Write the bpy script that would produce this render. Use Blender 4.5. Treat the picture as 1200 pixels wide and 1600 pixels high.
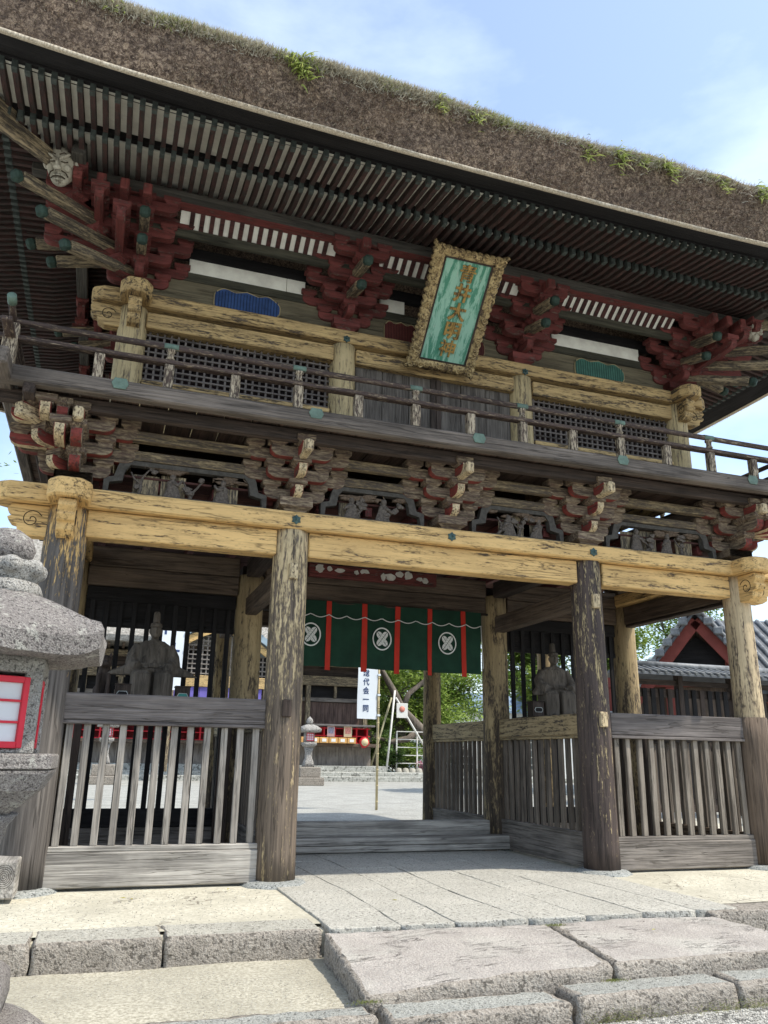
import bpy, bmesh, math, random
from mathutils import Vector, Matrix, noise
random.seed(7)
PI = math.pi
S = bpy.context.scene
COL = S.collection
for o in list(bpy.data.objects): bpy.data.objects.remove(o)

# ------------------------------------------------------------------ camera
cd = bpy.data.cameras.new('camera'); cam = bpy.data.objects.new('camera', cd); COL.objects.link(cam)
cd.sensor_fit = 'VERTICAL'; cd.sensor_height = 24; cd.lens = 1250.9/1600*24
cd.clip_start = .05; cd.clip_end = 2000
def cam_matrix(pitch, yaw, roll, loc):
    sy, cy = math.sin(yaw), math.cos(yaw); sp, cp = math.sin(pitch), math.cos(pitch)
    F = Vector((sy*cp, cy*cp, sp)); R = Vector((cy, -sy, 0)); U = R.cross(F)
    cr, sr = math.cos(roll), math.sin(roll)
    R2 = R*cr+U*sr; U2 = -R*sr+U*cr
    M = Matrix(((R2.x, U2.x, -F.x, loc[0]), (R2.y, U2.y, -F.y, loc[1]), (R2.z, U2.z, -F.z, loc[2]), (0, 0, 0, 1)))
    return M
cam.matrix_world = cam_matrix(math.radians(16.981), math.radians(18.783), math.radians(.975), (-3.7968, -8.7457, 1.25))
S.camera = cam
S.render.resolution_x = 768; S.render.resolution_y = 1024
S.view_settings.view_transform = 'Standard'; S.view_settings.look = 'None'
S.view_settings.gamma = 1; S.view_settings.use_curve_mapping = False
S.view_settings.exposure = 1.08

# ------------------------------------------------------------------ sun and sky
SUN = Vector((.55, -.36, 1)).normalized()
sl = bpy.data.lights.new('sun', 'SUN'); sl.energy = 2.4; sl.angle = math.radians(.5); sl.color = (1, .94, .83)
so = bpy.data.objects.new('sun', sl); COL.objects.link(so)
so.rotation_euler = SUN.to_track_quat('Z', 'Y').to_euler()
W = bpy.data.worlds.new('World'); S.world = W; W.use_nodes = True
wt = W.node_tree; wt.nodes.clear()
def wn(t, **k):
    n = wt.nodes.new(t)
    for a, b in k.items(): setattr(n, a, b)
    return n
sky = wn('ShaderNodeTexSky', sky_type='NISHITA', sun_disc=False)
sky.sun_elevation = math.asin(SUN.z); sky.sun_rotation = math.atan2(SUN.x, SUN.y)
sky.air_density = 1.0; sky.dust_density = 1.2; sky.ozone_density = 1.5
tc = wn('ShaderNodeTexCoord'); mp = wn('ShaderNodeMapping'); mp.inputs['Scale'].default_value = (1.2, 1.2, 3.2)
mp.inputs['Location'].default_value = (6.3, 1.2, .9)
n1 = wn('ShaderNodeTexNoise'); n1.inputs['Scale'].default_value = 1.7; n1.inputs['Detail'].default_value = 8; n1.inputs['Roughness'].default_value = .55
cr = wn('ShaderNodeValToRGB'); cr.color_ramp.elements[0].position = .38; cr.color_ramp.elements[1].position = .72
cr.color_ramp.elements[1].color = (.85, .85, .85, 1); cr.color_ramp.elements[0].color = (.12, .12, .12, 1)
mx = wn('ShaderNodeMixRGB'); mx.inputs['Color2'].default_value = (4.4, 5.0, 5.6, 1)
bg = wn('ShaderNodeBackground'); bg.inputs['Strength'].default_value = .145; out = wn('ShaderNodeOutputWorld')
L = wt.links.new
L(tc.outputs['Generated'], mp.inputs['Vector']); L(mp.outputs['Vector'], n1.inputs['Vector']); L(n1.outputs['Fac'], cr.inputs['Fac'])
L(cr.outputs['Color'], mx.inputs['Fac']); L(sky.outputs['Color'], mx.inputs['Color1']); L(mx.outputs['Color'], bg.inputs['Color']); L(bg.outputs['Background'], out.inputs['Surface'])

# ------------------------------------------------------------------ materials
class NT:
    def __init__(s, name):
        s.m = bpy.data.materials.new(name); s.m.use_nodes = True; s.t = s.m.node_tree
        s.b = s.t.nodes['Principled BSDF']; s.b.inputs['Specular IOR Level'].default_value = .25
    def n(s, t, **k):
        x = s.t.nodes.new(t)
        for a, b in k.items():
            if a in x.inputs.keys() and not hasattr(x, a): x.inputs[a].default_value = b
            else: setattr(x, a, b)
        return x
    def l(s, a, b): s.t.links.new(a, b)
    def coords(s, scale, loc=(0, 0, 0), rnd=True):
        tc = s.n('ShaderNodeTexCoord'); mp = s.n('ShaderNodeMapping'); mp.inputs['Scale'].default_value = scale; mp.inputs['Location'].default_value = loc
        if rnd:
            oi = s.n('ShaderNodeObjectInfo'); ad = s.n('ShaderNodeVectorMath', operation='ADD'); mu = s.n('ShaderNodeMath', operation='MULTIPLY'); mu.inputs[1].default_value = 37.
            s.l(oi.outputs['Random'], mu.inputs[0]); s.l(tc.outputs['Object'], ad.inputs[0]); s.l(mu.outputs[0], ad.inputs[1]); s.l(ad.outputs[0], mp.inputs['Vector'])
        else: s.l(tc.outputs['Object'], mp.inputs['Vector'])
        return mp.outputs['Vector']
    def noise(s, vec, scale=1., detail=4, rough=.6, dist=0.):
        x = s.n('ShaderNodeTexNoise'); x.inputs['Scale'].default_value = scale; x.inputs['Detail'].default_value = detail
        x.inputs['Roughness'].default_value = rough; x.inputs['Distortion'].default_value = dist; s.l(vec, x.inputs['Vector']); return x.outputs['Fac']
    def ramp(s, fac, stops):
        x = s.n('ShaderNodeValToRGB'); e = x.color_ramp.elements
        while len(e) < len(stops): e.new(.5)
        for i, (p, c) in enumerate(stops):
            e[i].position = p; e[i].color = (c, c, c, 1) if not hasattr(c, '__len__') else (*c, 1)
        s.l(fac, x.inputs['Fac']); return x.outputs['Color']
    def mix(s, f, a, b, mode='MIX'):
        x = s.n('ShaderNodeMixRGB', blend_type=mode)
        for i, v in ((0, f), (1, a), (2, b)):
            if hasattr(v, 'is_output'): s.l(v, x.inputs[i])
            elif i == 0: x.inputs[0].default_value = v
            else: x.inputs[i].default_value = (*v, 1)
        return x.outputs[0]
    def math(s, op, a, b=0., c=None):
        x = s.n('ShaderNodeMath', operation=op)
        for i, v in enumerate((a, b) if c is None else (a, b, c)):
            if hasattr(v, 'is_output'): s.l(v, x.inputs[i])
            else: x.inputs[i].default_value = v
        return x.outputs[0]
    def bump(s, h, strength=.4, dist=.01):
        x = s.n('ShaderNodeBump'); x.inputs['Strength'].default_value = strength; x.inputs['Distance'].default_value = dist
        s.l(h, x.inputs['Height']); s.l(x.outputs[0], s.b.inputs['Normal'])
    def done(s, col, rough=.8):
        if hasattr(col, 'is_output'): s.l(col, s.b.inputs['Base Color'])
        else: s.b.inputs['Base Color'].default_value = (*col, 1)
        s.b.inputs['Roughness'].default_value = rough
        return s.m
def gs(axis, along, cross):
    v = [cross]*3; v['xyz'.index(axis)] = along; return tuple(v)
_M = {}
def wood(name, light, dark, axis='x', crack=.35):
    k = ('w', name, axis)
    if k in _M: return _M[k]
    t = NT(name+'_'+axis)
    v = t.coords(gs(axis, 1.1, 26)); g = t.noise(v, 1, 6, .65, .4)
    v2 = t.coords(gs(axis, .7, 5)); g2 = t.noise(v2, 1, 3, .5)
    gf = t.noise(t.coords(gs(axis, 2.2, 85)), 1, 3, .7)
    g = t.math('ADD', t.math('MULTIPLY', g, .6), t.math('MULTIPLY', gf, .4))
    c = t.ramp(g, [(.36, dark), (.60, light)])
    c = t.mix(t.ramp(g2, [(.40, 0.), (.68, .6)]), c, tuple(x*.6 for x in dark))
    c = t.mix(t.ramp(t.noise(t.coords(gs(axis, 1.5, 3)), 1, 4, .6), [(.45, 0.), (.7, .35)]), c, tuple(min(1, x*1.45) for x in light))
    v3 = t.coords(gs(axis, .9, 40)); cr_ = t.noise(v3, 1, 2, .4)
    c = t.mix(t.ramp(cr_, [(.29, crack), (.36, 0.)]), c, (.008, .007, .006))
    kn = t.noise(t.coords(gs(axis, .35, 8)), 1, 4, .55); ck = t.math('ABSOLUTE', t.math('SUBTRACT', kn, .5)); ck = t.ramp(ck, [(.002, 1.), (.008, 0.)])
    c = t.mix(t.math('MULTIPLY', ck, .35), c, (.02, .017, .015))
    t.bump(t.math('SUBTRACT', t.math('ADD', g, t.math('MULTIPLY', cr_, .8)), ck), .8, .014)
    _M[k] = t.done(c, .82); return _M[k]
def paint(name, col, col2, under, under2, amt=.5, axis='x', zg=0., z0=0., cross=16, along=1.6, soft=.05):
    k = ('p', name, axis)
    if k in _M: return _M[k]
    t = NT(name+'_'+axis)
    v = t.coords(gs(axis, along, cross)); a = t.noise(v, 1, 9, .72, .3)
    vf = t.coords(gs(axis, 9, 42)); f = t.noise(vf, 1, 4, .6)
    fl = t.noise(t.coords(gs(axis, 22, 75)), 1, 2, .5)
    s_ = t.math('ADD', t.math('ADD', t.math('MULTIPLY', a, .56), t.math('MULTIPLY', f, .27)), t.math('MULTIPLY', fl, .17))
    if zg:
        tcx = t.n('ShaderNodeTexCoord'); sx = t.n('ShaderNodeSeparateXYZ'); t.l(tcx.outputs['Object'], sx.inputs[0])
        d = t.math('MULTIPLY', t.math('SUBTRACT', sx.outputs['Z'], z0), zg); d = t.math('MAXIMUM', t.math('MINIMUM', d, .3), -.05)
        s_ = t.math('ADD', s_, d)
    th = .5+(.5-amt)*.22
    mask = t.ramp(s_, [(th-soft*.5, 0.), (th+soft*.5, 1.)])
    g = t.noise(t.coords(gs(axis, 1.1, 26)), 1, 6, .65, .4)
    w = t.ramp(g, [(.28, under2), (.72, under)])
    lv = t.noise(t.coords(gs(axis, 1.2, 4)), 1, 3, .6)
    p = t.ramp(lv, [(.3, col2), (.7, col)])
    p = t.mix(t.ramp(g, [(.34, .42), (.52, 0.)]), p, tuple(x*.55 for x in col2))
    edge = t.ramp(s_, [(th, .55), (th+soft*1.6, 0.)])
    p = t.mix(edge, p, tuple(x*.5 for x in col2))
    c = t.mix(mask, w, p)
    kn = t.noise(t.coords(gs(axis, .35, 7)), 1, 4, .55); ck = t.math('ABSOLUTE', t.math('SUBTRACT', kn, .5)); ck = t.ramp(ck, [(.003, 1.), (.011, 0.)])
    c = t.mix(t.math('MULTIPLY', ck, .5), c, (.02, .017, .014))
    t.bump(t.math('SUBTRACT', t.math('ADD', t.math('MULTIPLY', mask, .8), g), ck), .6, .012)
    _M[k] = t.done(c, .75); return _M[k]
def plain(name, col, rough=.7, var=.25, scale=6, bump=.2):
    k = ('s', name)
    if k in _M: return _M[k]
    t = NT(name); f = t.noise(t.coords((scale,)*3), 1, 5, .6)
    c = t.ramp(f, [(.3, tuple(x*(1-var) for x in col)), (.7, tuple(min(1, x*(1+var)) for x in col))])
    if bump: t.bump(f, bump, .01)
    _M[k] = t.done(c, rough); return _M[k]
def stone(name, c1, c2, c3, sp=90, big=2.5, bump=.5, lichen=None, world=False):
    k = ('t', name)
    if k in _M: return _M[k]
    t = NT(name); v = t.coords((1, 1, 1), rnd=not world)
    s1 = t.noise(v, sp, 3, .7); s2 = t.noise(v, big, 5, .6); s3 = t.noise(v, sp*.25, 4, .65)
    c = t.ramp(s1, [(.35, c2), (.52, c1), (.7, c3)])
    c = t.mix(t.ramp(s2, [(.35, 0.), (.7, .5)]), c, tuple((a+b)/2*.75 for a, b in zip(c1, c2)))
    if lichen: c = t.mix(t.ramp(t.noise(v, 7, 6, .75), [(.56, 0.), (.62, .75)]), c, lichen)
    c = t.mix(t.ramp(s3, [(.56, 0.), (.68, .5)]), c, c3)
    c = t.mix(t.ramp(t.noise(v, sp*.5, 2, .5), [(.36, .75), (.42, 0.)]), c, tuple(x*.45 for x in c2))
    t.bump(t.math('ADD', t.math('MULTIPLY', s1, .45), s3), min(1, bump*1.3), .025)
    _M[k] = t.done(c, .88); return _M[k]

OCH, OCH2 = (.76, .50, .205), (.56, .365, .15)
UW, UW2 = (.18, .13, .085), (.035, .026, .02)
def ochre(a='x'): return paint('ochre_paint', OCH, OCH2, UW, UW2, .84, a)
def ochre_up(a='x'): return paint('ochre_paint_faded', (.64, .445, .20), (.45, .31, .145), (.15, .11, .075), (.045, .036, .028), .72, a)
def ochre_worn(a='x'): return paint('ochre_paint_worn', (.5, .4, .25), (.36, .28, .17), (.13, .105, .08), (.04, .034, .028), .50, a, cross=24, along=2.2, soft=.08)
def wood_grey(a='x'): return wood('weathered_wood', (.29, .255, .22), (.065, .055, .047), a)
def wood_pale(a='x'): return wood('bleached_wood', (.50, .465, .41), (.14, .128, .114), a)
def wood_brown(a='x'): return wood('brown_wood', (.17, .125, .09), (.05, .037, .028), a)
def wood_dark(a='x'): return wood('dark_wood', (.085, .062, .05), (.022, .017, .014), a, .2)
def wood_black(a='x'): return wood('black_wood', (.022, .02, .02), (.009, .008, .008), a, .1)
def red(a='x'): return paint('red_paint', (.215, .058, .05), (.12, .036, .032), (.22, .15, .12), (.08, .045, .04), .80, a, cross=14, along=4)
def red_lo(a='x'): return paint('red_paint_faded', (.26, .055, .04), (.16, .035, .03), (.15, .12, .09), (.05, .04, .03), .8, a, cross=12, along=4)
def brk(a='x'): return paint('bracket_flaking', (.40, .31, .20), (.27, .205, .135), (.17, .115, .085), (.055, .038, .03), .50, a, cross=42, along=8, soft=.09)
def brk_end(a='x'): return paint('bracket_end_paint', (.62, .5, .31), (.48, .37, .22), (.14, .1, .07), (.04, .03, .025), .72, a, cross=40, along=20)
def green_tip(): return plain('verdigris_tip', (.03, .052, .04), .7, .45, 14)
def teal(): return plain('verdigris_metal', (.12, .175, .135), .6, .3, 10)
PLASTER = None
def plaster(): return plain('white_plaster', (.88, .84, .74), .85, .18, 4)

# ------------------------------------------------------------------ mesh helpers
def link(o, parent=None):
    COL.objects.link(o)
    if parent is not None: o.parent = parent
    return o
def obj(name, me, mat=None, parent=None, loc=(0, 0, 0), rot=None, label=None):
    o = bpy.data.objects.new(name, me); o.location = loc
    if rot is not None: o.rotation_euler = rot
    if mat is not None:
        for m in (mat if isinstance(mat, (list, tuple)) else [mat]):
            if len(me.materials) < len(mat if isinstance(mat, (list, tuple)) else [mat]): me.materials.append(m)
    if label: o['label'] = label
    return link(o, parent)
def thing(name, label, cat, loc=(0, 0, 0), rz=0, group=None):
    o = bpy.data.objects.new(name, None); o.location = loc; o.rotation_euler = (0, 0, rz); o.empty_display_size = .1
    o['label'] = label; o['category'] = cat
    if group: o['group'] = group
    return link(o)
def tag(o, label=None, cat=None, group=None, kind=None):
    for k, v in (('label', label), ('category', cat), ('group', group), ('kind', kind)):
        if v: o[k] = v
    return o
def bm_mesh(bm, name='mesh', smooth=False):
    me = bpy.data.meshes.new(name); bmesh.ops.recalc_face_normals(bm, faces=bm.faces[:]); bm.to_mesh(me); bm.free()
    if smooth:
        for p in me.polygons: p.use_smooth = True
    return me
def frm(verts, faces, name='mesh', smooth=False):
    me = bpy.data.meshes.new(name); me.from_pydata(verts, [], faces); me.update()
    if smooth:
        for p in me.polygons: p.use_smooth = True
    return me
_B = {}
def box_mesh(sx, sy, sz, bev=.006, mats=None, key=None):
    k = (round(sx, 4), round(sy, 4), round(sz, 4), bev, key)
    if k in _B: return _B[k]
    bm = bmesh.new(); bmesh.ops.create_cube(bm, size=1)
    bmesh.ops.scale(bm, vec=(sx, sy, sz), verts=bm.verts)
    b = min(bev, sx*.25, sy*.25, sz*.25)
    if b > 0: bmesh.ops.bevel(bm, geom=bm.edges[:]+bm.verts[:], offset=b, segments=1, affect='EDGES')
    _B[k] = bm_mesh(bm, 'box'); return _B[k]
def box(name, a, b, matf, parent=None, bev=.006, rot=None, label=None):
    """box between corners a and b; matf = function of grain axis, or a material"""
    sx, sy, sz = (abs(b[i]-a[i]) for i in range(3)); c = tuple((a[i]+b[i])/2 for i in range(3))
    ax = 'xyz'[[sx, sy, sz].index(max(sx, sy, sz))]
    m = matf(ax) if callable(matf) else matf
    return obj(name, box_mesh(sx, sy, sz, bev, key=m.name), m, parent, c, rot, label)
def beam(name, p, q, w, h, matf, parent=None, bev=.006, roll=0, label=None):
    """box beam from p to q, local x along it; w sideways, h up"""
    p, q = Vector(p), Vector(q); d = q-p; ln = d.length
    m = matf('x') if callable(matf) else matf
    x = d.normalized(); up = Vector((0, 0, 1))
    if abs(x.z) > .99: up = Vector((0, 1, 0))
    y = up.cross(x).normalized(); z = x.cross(y)
    R = Matrix((x, y, z)).transposed().to_4x4()
    if roll: R = R @ Matrix.Rotation(roll, 4, 'X')
    o = bpy.data.objects.new(name, box_mesh(ln, w, h, bev, key=m.name))
    if not o.data.materials: o.data.materials.append(m)
    o.matrix_world = Matrix.Translation((p+q)/2) @ R
    if label: o['label'] = label
    return link(o, parent)
def prism(poly, d0, d1, axis='y', bev=0):
    """extrude a 2-D polygon along axis. axis y: poly in (x,z); axis x: poly in (y,z); axis z: (x,y)"""
    n = len(poly)
    f = {'y': lambda a, b, d: (a, d, b), 'x': lambda a, b, d: (d, a, b), 'z': lambda a, b, d: (a, b, d)}[axis]
    vs = [f(a, b, d0) for a, b in poly]+[f(a, b, d1) for a, b in poly]
    fs = [tuple(range(n)), tuple(range(2*n-1, n-1, -1))]+[(i, i+n, (i+1) % n+n, (i+1) % n) for i in range(n)]
    bm = bmesh.new(); bv = [bm.verts.new(v) for v in vs]
    for q in fs: bm.faces.new([bv[i] for i in q])
    bmesh.ops.recalc_face_normals(bm, faces=bm.faces[:])
    if bev: bmesh.ops.bevel(bm, geom=[e for e in bm.edges if e.calc_face_angle(0) > .6], offset=bev, segments=1, affect='EDGES')
    return bm
def cyl_mesh(r0, r1, h, n=24, rings=1, wob=0., cap=True, seed=0):
    vs, fs = [], []
    for k in range(rings+1):
        t = k/rings; r = r0+(r1-r0)*t
        for i in range(n):
            a = 2*PI*i/n; rr = r
            if wob: rr += wob*noise.noise(Vector((math.cos(a)*1.6+seed*3.1, math.sin(a)*1.6, t*h*.8)))
            vs.append((rr*math.cos(a), rr*math.sin(a), h*t))
    for k in range(rings):
        for i in range(n):
            j = (i+1) % n; fs.append((k*n+i, k*n+j, (k+1)*n+j, (k+1)*n+i))
    if cap: fs += [tuple(range(n-1, -1, -1)), tuple(rings*n+i for i in range(n))]
    me = frm(vs, fs, 'cylinder')
    for p in me.polygons:
        if len(p.vertices) == 4: p.use_smooth = True
    return me
def lathe(prof, n=24, wob=0., sq=0., seed=0, rot0=0., smooth=True):
    """profile [(r,z)]; sq: number of polygon sides when >0"""
    vs, fs = [], []
    for r, z in prof:
        for i in range(n):
            a = 2*PI*i/n+rot0; k = 1.
            if sq:
                s_ = 2*PI/sq; b = (a-rot0) % s_-s_/2; k = math.cos(PI/sq)/math.cos(b)
            rr = r*k
            if wob: rr *= 1+wob*noise.noise(Vector((math.cos(a)*2+seed*5, math.sin(a)*2, z*4)))
            vs.append((rr*math.cos(a), rr*math.sin(a), z))
    m = len(prof)
    for k in range(m-1):
        for i in range(n):
            j = (i+1) % n; fs.append((k*n+i, k*n+j, (k+1)*n+j, (k+1)*n+i))
    fs += [tuple(range(n-1, -1, -1)), tuple((m-1)*n+i for i in range(n))]
    return frm(vs, fs, 'lathe', smooth)
def tube_mesh(pts, rad, n=8, bm=None):
    own = bm is None
    if own: bm = bmesh.new()
    pts = [Vector(p) for p in pts]; rings = []
    if not hasattr(rad, '__len__'): rad = [rad]*len(pts)
    for i, p in enumerate(pts):
        d = (pts[min(i+1, len(pts)-1)]-pts[max(i-1, 0)]).normalized()
        u = d.orthogonal().normalized() if i == 0 else (u-d*u.dot(d)).normalized()
        v = d.cross(u)
        rings.append([bm.verts.new(p+(u*math.cos(2*PI*k/n)+v*math.sin(2*PI*k/n))*rad[i]) for k in range(n)])
    for a, b in zip(rings, rings[1:]):
        for k in range(n): bm.faces.new((a[k], a[(k+1) % n], b[(k+1) % n], b[k])).smooth = True
    bm.faces.new(rings[0][::-1]); bm.faces.new(rings[-1])
    if not own: return bm
    me = bpy.data.meshes.new('tube'); bm.to_mesh(me); bm.free(); return me
def baked(o, mods):
    """apply modifiers to a scratch object and return the mesh"""
    COL.objects.link(o)
    for t, kw in mods:
        m = o.modifiers.new('m', t)
        for k, v in kw.items(): setattr(m, k, v)
    dg = bpy.context.evaluated_depsgraph_get(); me = bpy.data.meshes.new_from_object(o.evaluated_get(dg))
    bpy.data.objects.remove(o); return me
def text_mesh(s, size, extrude=.01, offset=0., bevel=0.):
    cu = bpy.data.curves.new('text', 'FONT'); cu.body = s; cu.size = size; cu.extrude = extrude; cu.offset = offset
    cu.bevel_depth = bevel; cu.align_x = 'CENTER'; cu.align_y = 'CENTER'; cu.resolution_u = 3
    return baked(bpy.data.objects.new('t', cu), [])

# ================================================================== SETTING
def crackstone(name, c1, c2, c3, sp, big, bump):
    k = ('t', name)
    if k in _M: return _M[k]
    t = NT(name); v = t.coords((1, 1, 1), rnd=False)
    s1 = t.noise(v, sp, 3, .7); s2 = t.noise(v, big, 5, .6); s3 = t.noise(v, sp*.3, 4, .7)
    c = t.ramp(s1, [(.36, c2), (.52, c1), (.68, c3)]); c = t.mix(t.ramp(s2, [(.35, 0.), (.68, .7)]), c, tuple((a+b)/2*.8 for a, b in zip(c1, c2)))
    c = t.mix(t.ramp(t.noise(v, 1.1, 4, .6), [(.5, 0.), (.7, .5)]), c, (.55, .54, .47))
    w = t.noise(t.coords((.8, 3.2, 1), rnd=False), 1.6, 6, .7, .8); ck = t.math('ABSOLUTE', t.math('SUBTRACT', w, .5)); ck = t.ramp(ck, [(.002, 1.), (.009, 0.)])
    ck = t.math('MULTIPLY', ck, t.ramp(t.noise(v, 2.1, 3, .5), [(.50, 0.), (.60, .8)]))
    c = t.mix(ck, c, (.13, .11, .10)); t.bump(t.math('SUBTRACT', t.math('ADD', t.math('MULTIPLY', s1, .45), s3), ck), 1., .02)
    _M[k] = t.done(c, .9); return _M[k]
XW, XA, D, D2 = 4.334, 1.94, 2.63, 5.21      # outer / inner pillar x, middle and rear row y
granite = lambda: stone('granite', (.45, .43, .365), (.30, .285, .24), (.58, .555, .49), 75, 2.2, .6)
granite_pink = lambda: crackstone('pink_granite', (.46, .42, .375), (.31, .28, .255), (.58, .54, .49), 80, 3, .7)
granite_rough = lambda: stone('rough_granite', (.33, .295, .25), (.21, .185, .155), (.44, .40, .345), 60, 5, 1.3)
pave_mat = lambda: stone('paving_stone', (.50, .48, .42), (.36, .345, .30), (.60, .58, .52), 70, 1.6, .6)
def ground_mat(name, c1, c2, c3, sp, crack=False):
    t = NT(name); v = t.coords((1, 1, 1), rnd=False)
    a = t.noise(v, sp, 4, .75); b = t.noise(v, 1.3, 5, .6); d = t.noise(v, sp*.3, 3, .6)
    c = t.ramp(a, [(.36, c2), (.52, c1), (.66, c3)]); c = t.mix(t.ramp(b, [(.40, 0.), (.66, .75)]), c, tuple(x*.68 for x in c1))
    c = t.mix(t.ramp(t.noise(v, 9, 6, .8), [(.55, 0.), (.66, .45)]), c, tuple(x*.5 for x in c1))
    h = t.math('ADD', t.math('MULTIPLY', a, .5), d)
    if crack:
        vo = t.n('ShaderNodeTexVoronoi', feature='DISTANCE_TO_EDGE'); vo.inputs['Scale'].default_value = 1.1
        dn = t.n('ShaderNodeVectorMath', operation='ADD'); nz = t.n('ShaderNodeTexNoise'); nz.inputs['Scale'].default_value = 5; nz.inputs['Detail'].default_value = 6
        t.l(v, nz.inputs['Vector']); t.l(v, dn.inputs[0]); sc = t.n('ShaderNodeVectorMath', operation='SCALE'); sc.inputs['Scale'].default_value = .35
        t.l(nz.outputs['Color'], sc.inputs[0]); t.l(sc.outputs[0], dn.inputs[1]); t.l(dn.outputs[0], vo.inputs['Vector'])
        ck = t.ramp(vo.outputs['Distance'], [(.004, 1.), (.016, 0.)])
        ck = t.math('MULTIPLY', ck, t.ramp(t.noise(v, 1.7, 3, .5), [(.5, 0.), (.62, .8)]))
        c = t.mix(ck, c, (.12, .10, .08)); h = t.math('SUBTRACT', h, ck)
    t.bump(h, .6, .012); return t.done(c, .95)
def sheet(name, x0, x1, y0, y1, z, mat, nx=1, ny=1, amp=0., kind='structure'):
    vs, fs = [], []
    for j in range(ny+1):
        for i in range(nx+1):
            x = x0+(x1-x0)*i/nx; y = y0+(y1-y0)*j/ny
            vs.append((x, y, z+(amp*noise.noise(Vector((x*1.3, y*1.3, 0))) if amp else 0)))
    for j in range(ny):
        for i in range(nx): a = j*(nx+1)+i; fs.append((a, a+1, a+nx+2, a+nx+1))
    return tag(obj(name, frm(vs, fs, name, True), mat), kind=kind)
gravel = ground_mat('pale_gravel', (.37, .365, .33), (.19, .19, .175), (.56, .55, .50), 26)
sand = ground_mat('beige_sand', (.43, .40, .315), (.25, .23, .18), (.56, .53, .44), 42)
cement = ground_mat('beige_cement', (.55, .515, .41), (.41, .38, .30), (.66, .63, .53), 26, True)
sheet('front_gravel_ground', -300, 300, -300, 3.0, -.235, gravel)
sheet('courtyard_ground', -300, 300, 6.3, 900, -.03, gravel)
sheet('sand_ground', -14, -1.9, -3.9, -2.2, -.19, sand, 80, 16, .012)

def slab(name, poly, zt, zb, mat, parent, jit=.012, inset=.018, seg=.06, seed=0, side=None):
    """stone slab: irregular outline, chipped rounded upper edge. poly [(x,y)] ccw; zt number or f(x,y)"""
    zf = zt if callable(zt) else (lambda x, y: zt)
    zbf = zb if callable(zb) else (lambda x, y: zb)
    pts = []
    n = len(poly)
    for i in range(n):
        a, b = Vector(poly[i]), Vector(poly[(i+1) % n]); m = max(1, int((b-a).length/seg))
        for k in range(m): pts.append(a.lerp(b, k/m))
    c = sum(pts, Vector((0, 0)))/len(pts)
    bm = bmesh.new(); rings = []
    m = len(pts)
    nor = []
    for i in range(m):
        t_ = (pts[(i+1) % m]-pts[i-1]).normalized(); nor.append(Vector((t_.y, -t_.x)))
    for r, (ins, dz) in enumerate(((0, None), (0, .72), (0, .45), (.0, .16), (inset*.4, .03), (inset, 0.))):
        ring = []
        for i, p in enumerate(pts):
            j = noise.noise(Vector((p.x*7+seed, p.y*7, r*2.3)))*jit+noise.noise(Vector((p.x*23, p.y*23+seed, r*3.1)))*jit*.6
            q = p-nor[i]*(ins*(1+.5*noise.noise(Vector((p.x*9, p.y*9, seed))))) + nor[i]*j
            T = zf(q.x, q.y); B = zbf(q.x, q.y)
            z = B if dz is None else T-(T-B)*dz
            if r == 5: z += noise.noise(Vector((p.x*6, p.y*6, seed+9)))*.003
            ring.append(bm.verts.new((q.x, q.y, z)))
        rings.append(ring)
    for a, b in zip(rings, rings[1:]):
        for i in range(m): f = bm.faces.new((a[i], a[(i+1) % m], b[(i+1) % m], b[i])); f.material_index = 1 if side else 0; f.smooth = True
    f = bm.faces.new(rings[-1]); bmesh.ops.triangulate(bm, faces=[f])
    me = bpy.data.meshes.new(name); bm.to_mesh(me); bm.free()
    return obj(name, me, [mat, side] if side else mat, parent)

plat = tag(sheet('stone_platform', -9, 9, -2.05, 7.3, -.006, cement, 120, 60, .006), kind='structure')
box('platform_core', (-9, -2.2, -.30), (9, 7.3, -.03), cement, plat, 0)
# kerb stones along the front left edge, and a return on the right
xs = [-9, -7.6, -6.3, -5.2, -4.06, -3.19, -2.03]
for i in range(len(xs)-1):
    slab('kerb_stone', [(xs[i]+.008, -2.30), (xs[i+1]-.008, -2.30), (xs[i+1]-.008, -1.86), (xs[i]+.008, -1.86)], .004, -.26, granite(), plat, .013, .02, .04, seed=i, side=granite_rough())
xs = [1.42, 2.5, 3.7, 5, 6.4, 9]
for i in range(len(xs)-1):
    slab('kerb_stone', [(xs[i]+.008, -2.42), (xs[i+1]-.008, -2.42), (xs[i+1]-.008, -2.1), (xs[i]+.008, -2.1)], .0, -.26, granite_rough(), plat, seed=i+20)
# two big step slabs before the gate
zs = lambda x, y: -.012-(.07 if x < -1.2 else .0)*(min(1, (-1.2-x)))*min(1, max(0, (-2.4-y)/1.4)) + (.02 if x > -.6 else 0)*min(1, max(0, (-2.4-y)/1.4))
slab('step_slab', [(-2.04, -2.37), (-2.17, -3.78), (-.52, -3.80), (-.22, -2.46), (-1.2, -2.38)][::1], zs, -.2, granite_pink(), plat, .022, .035, .035, 31, granite_rough())
slab('step_slab', [(-.205, -2.46), (-.49, -3.79), (1.35, -3.80), (1.36, -2.52), (.55, -2.40)][::1], zs, -.2, granite_pink(), plat, .022, .035, .035, 35, granite_rough())
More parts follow.
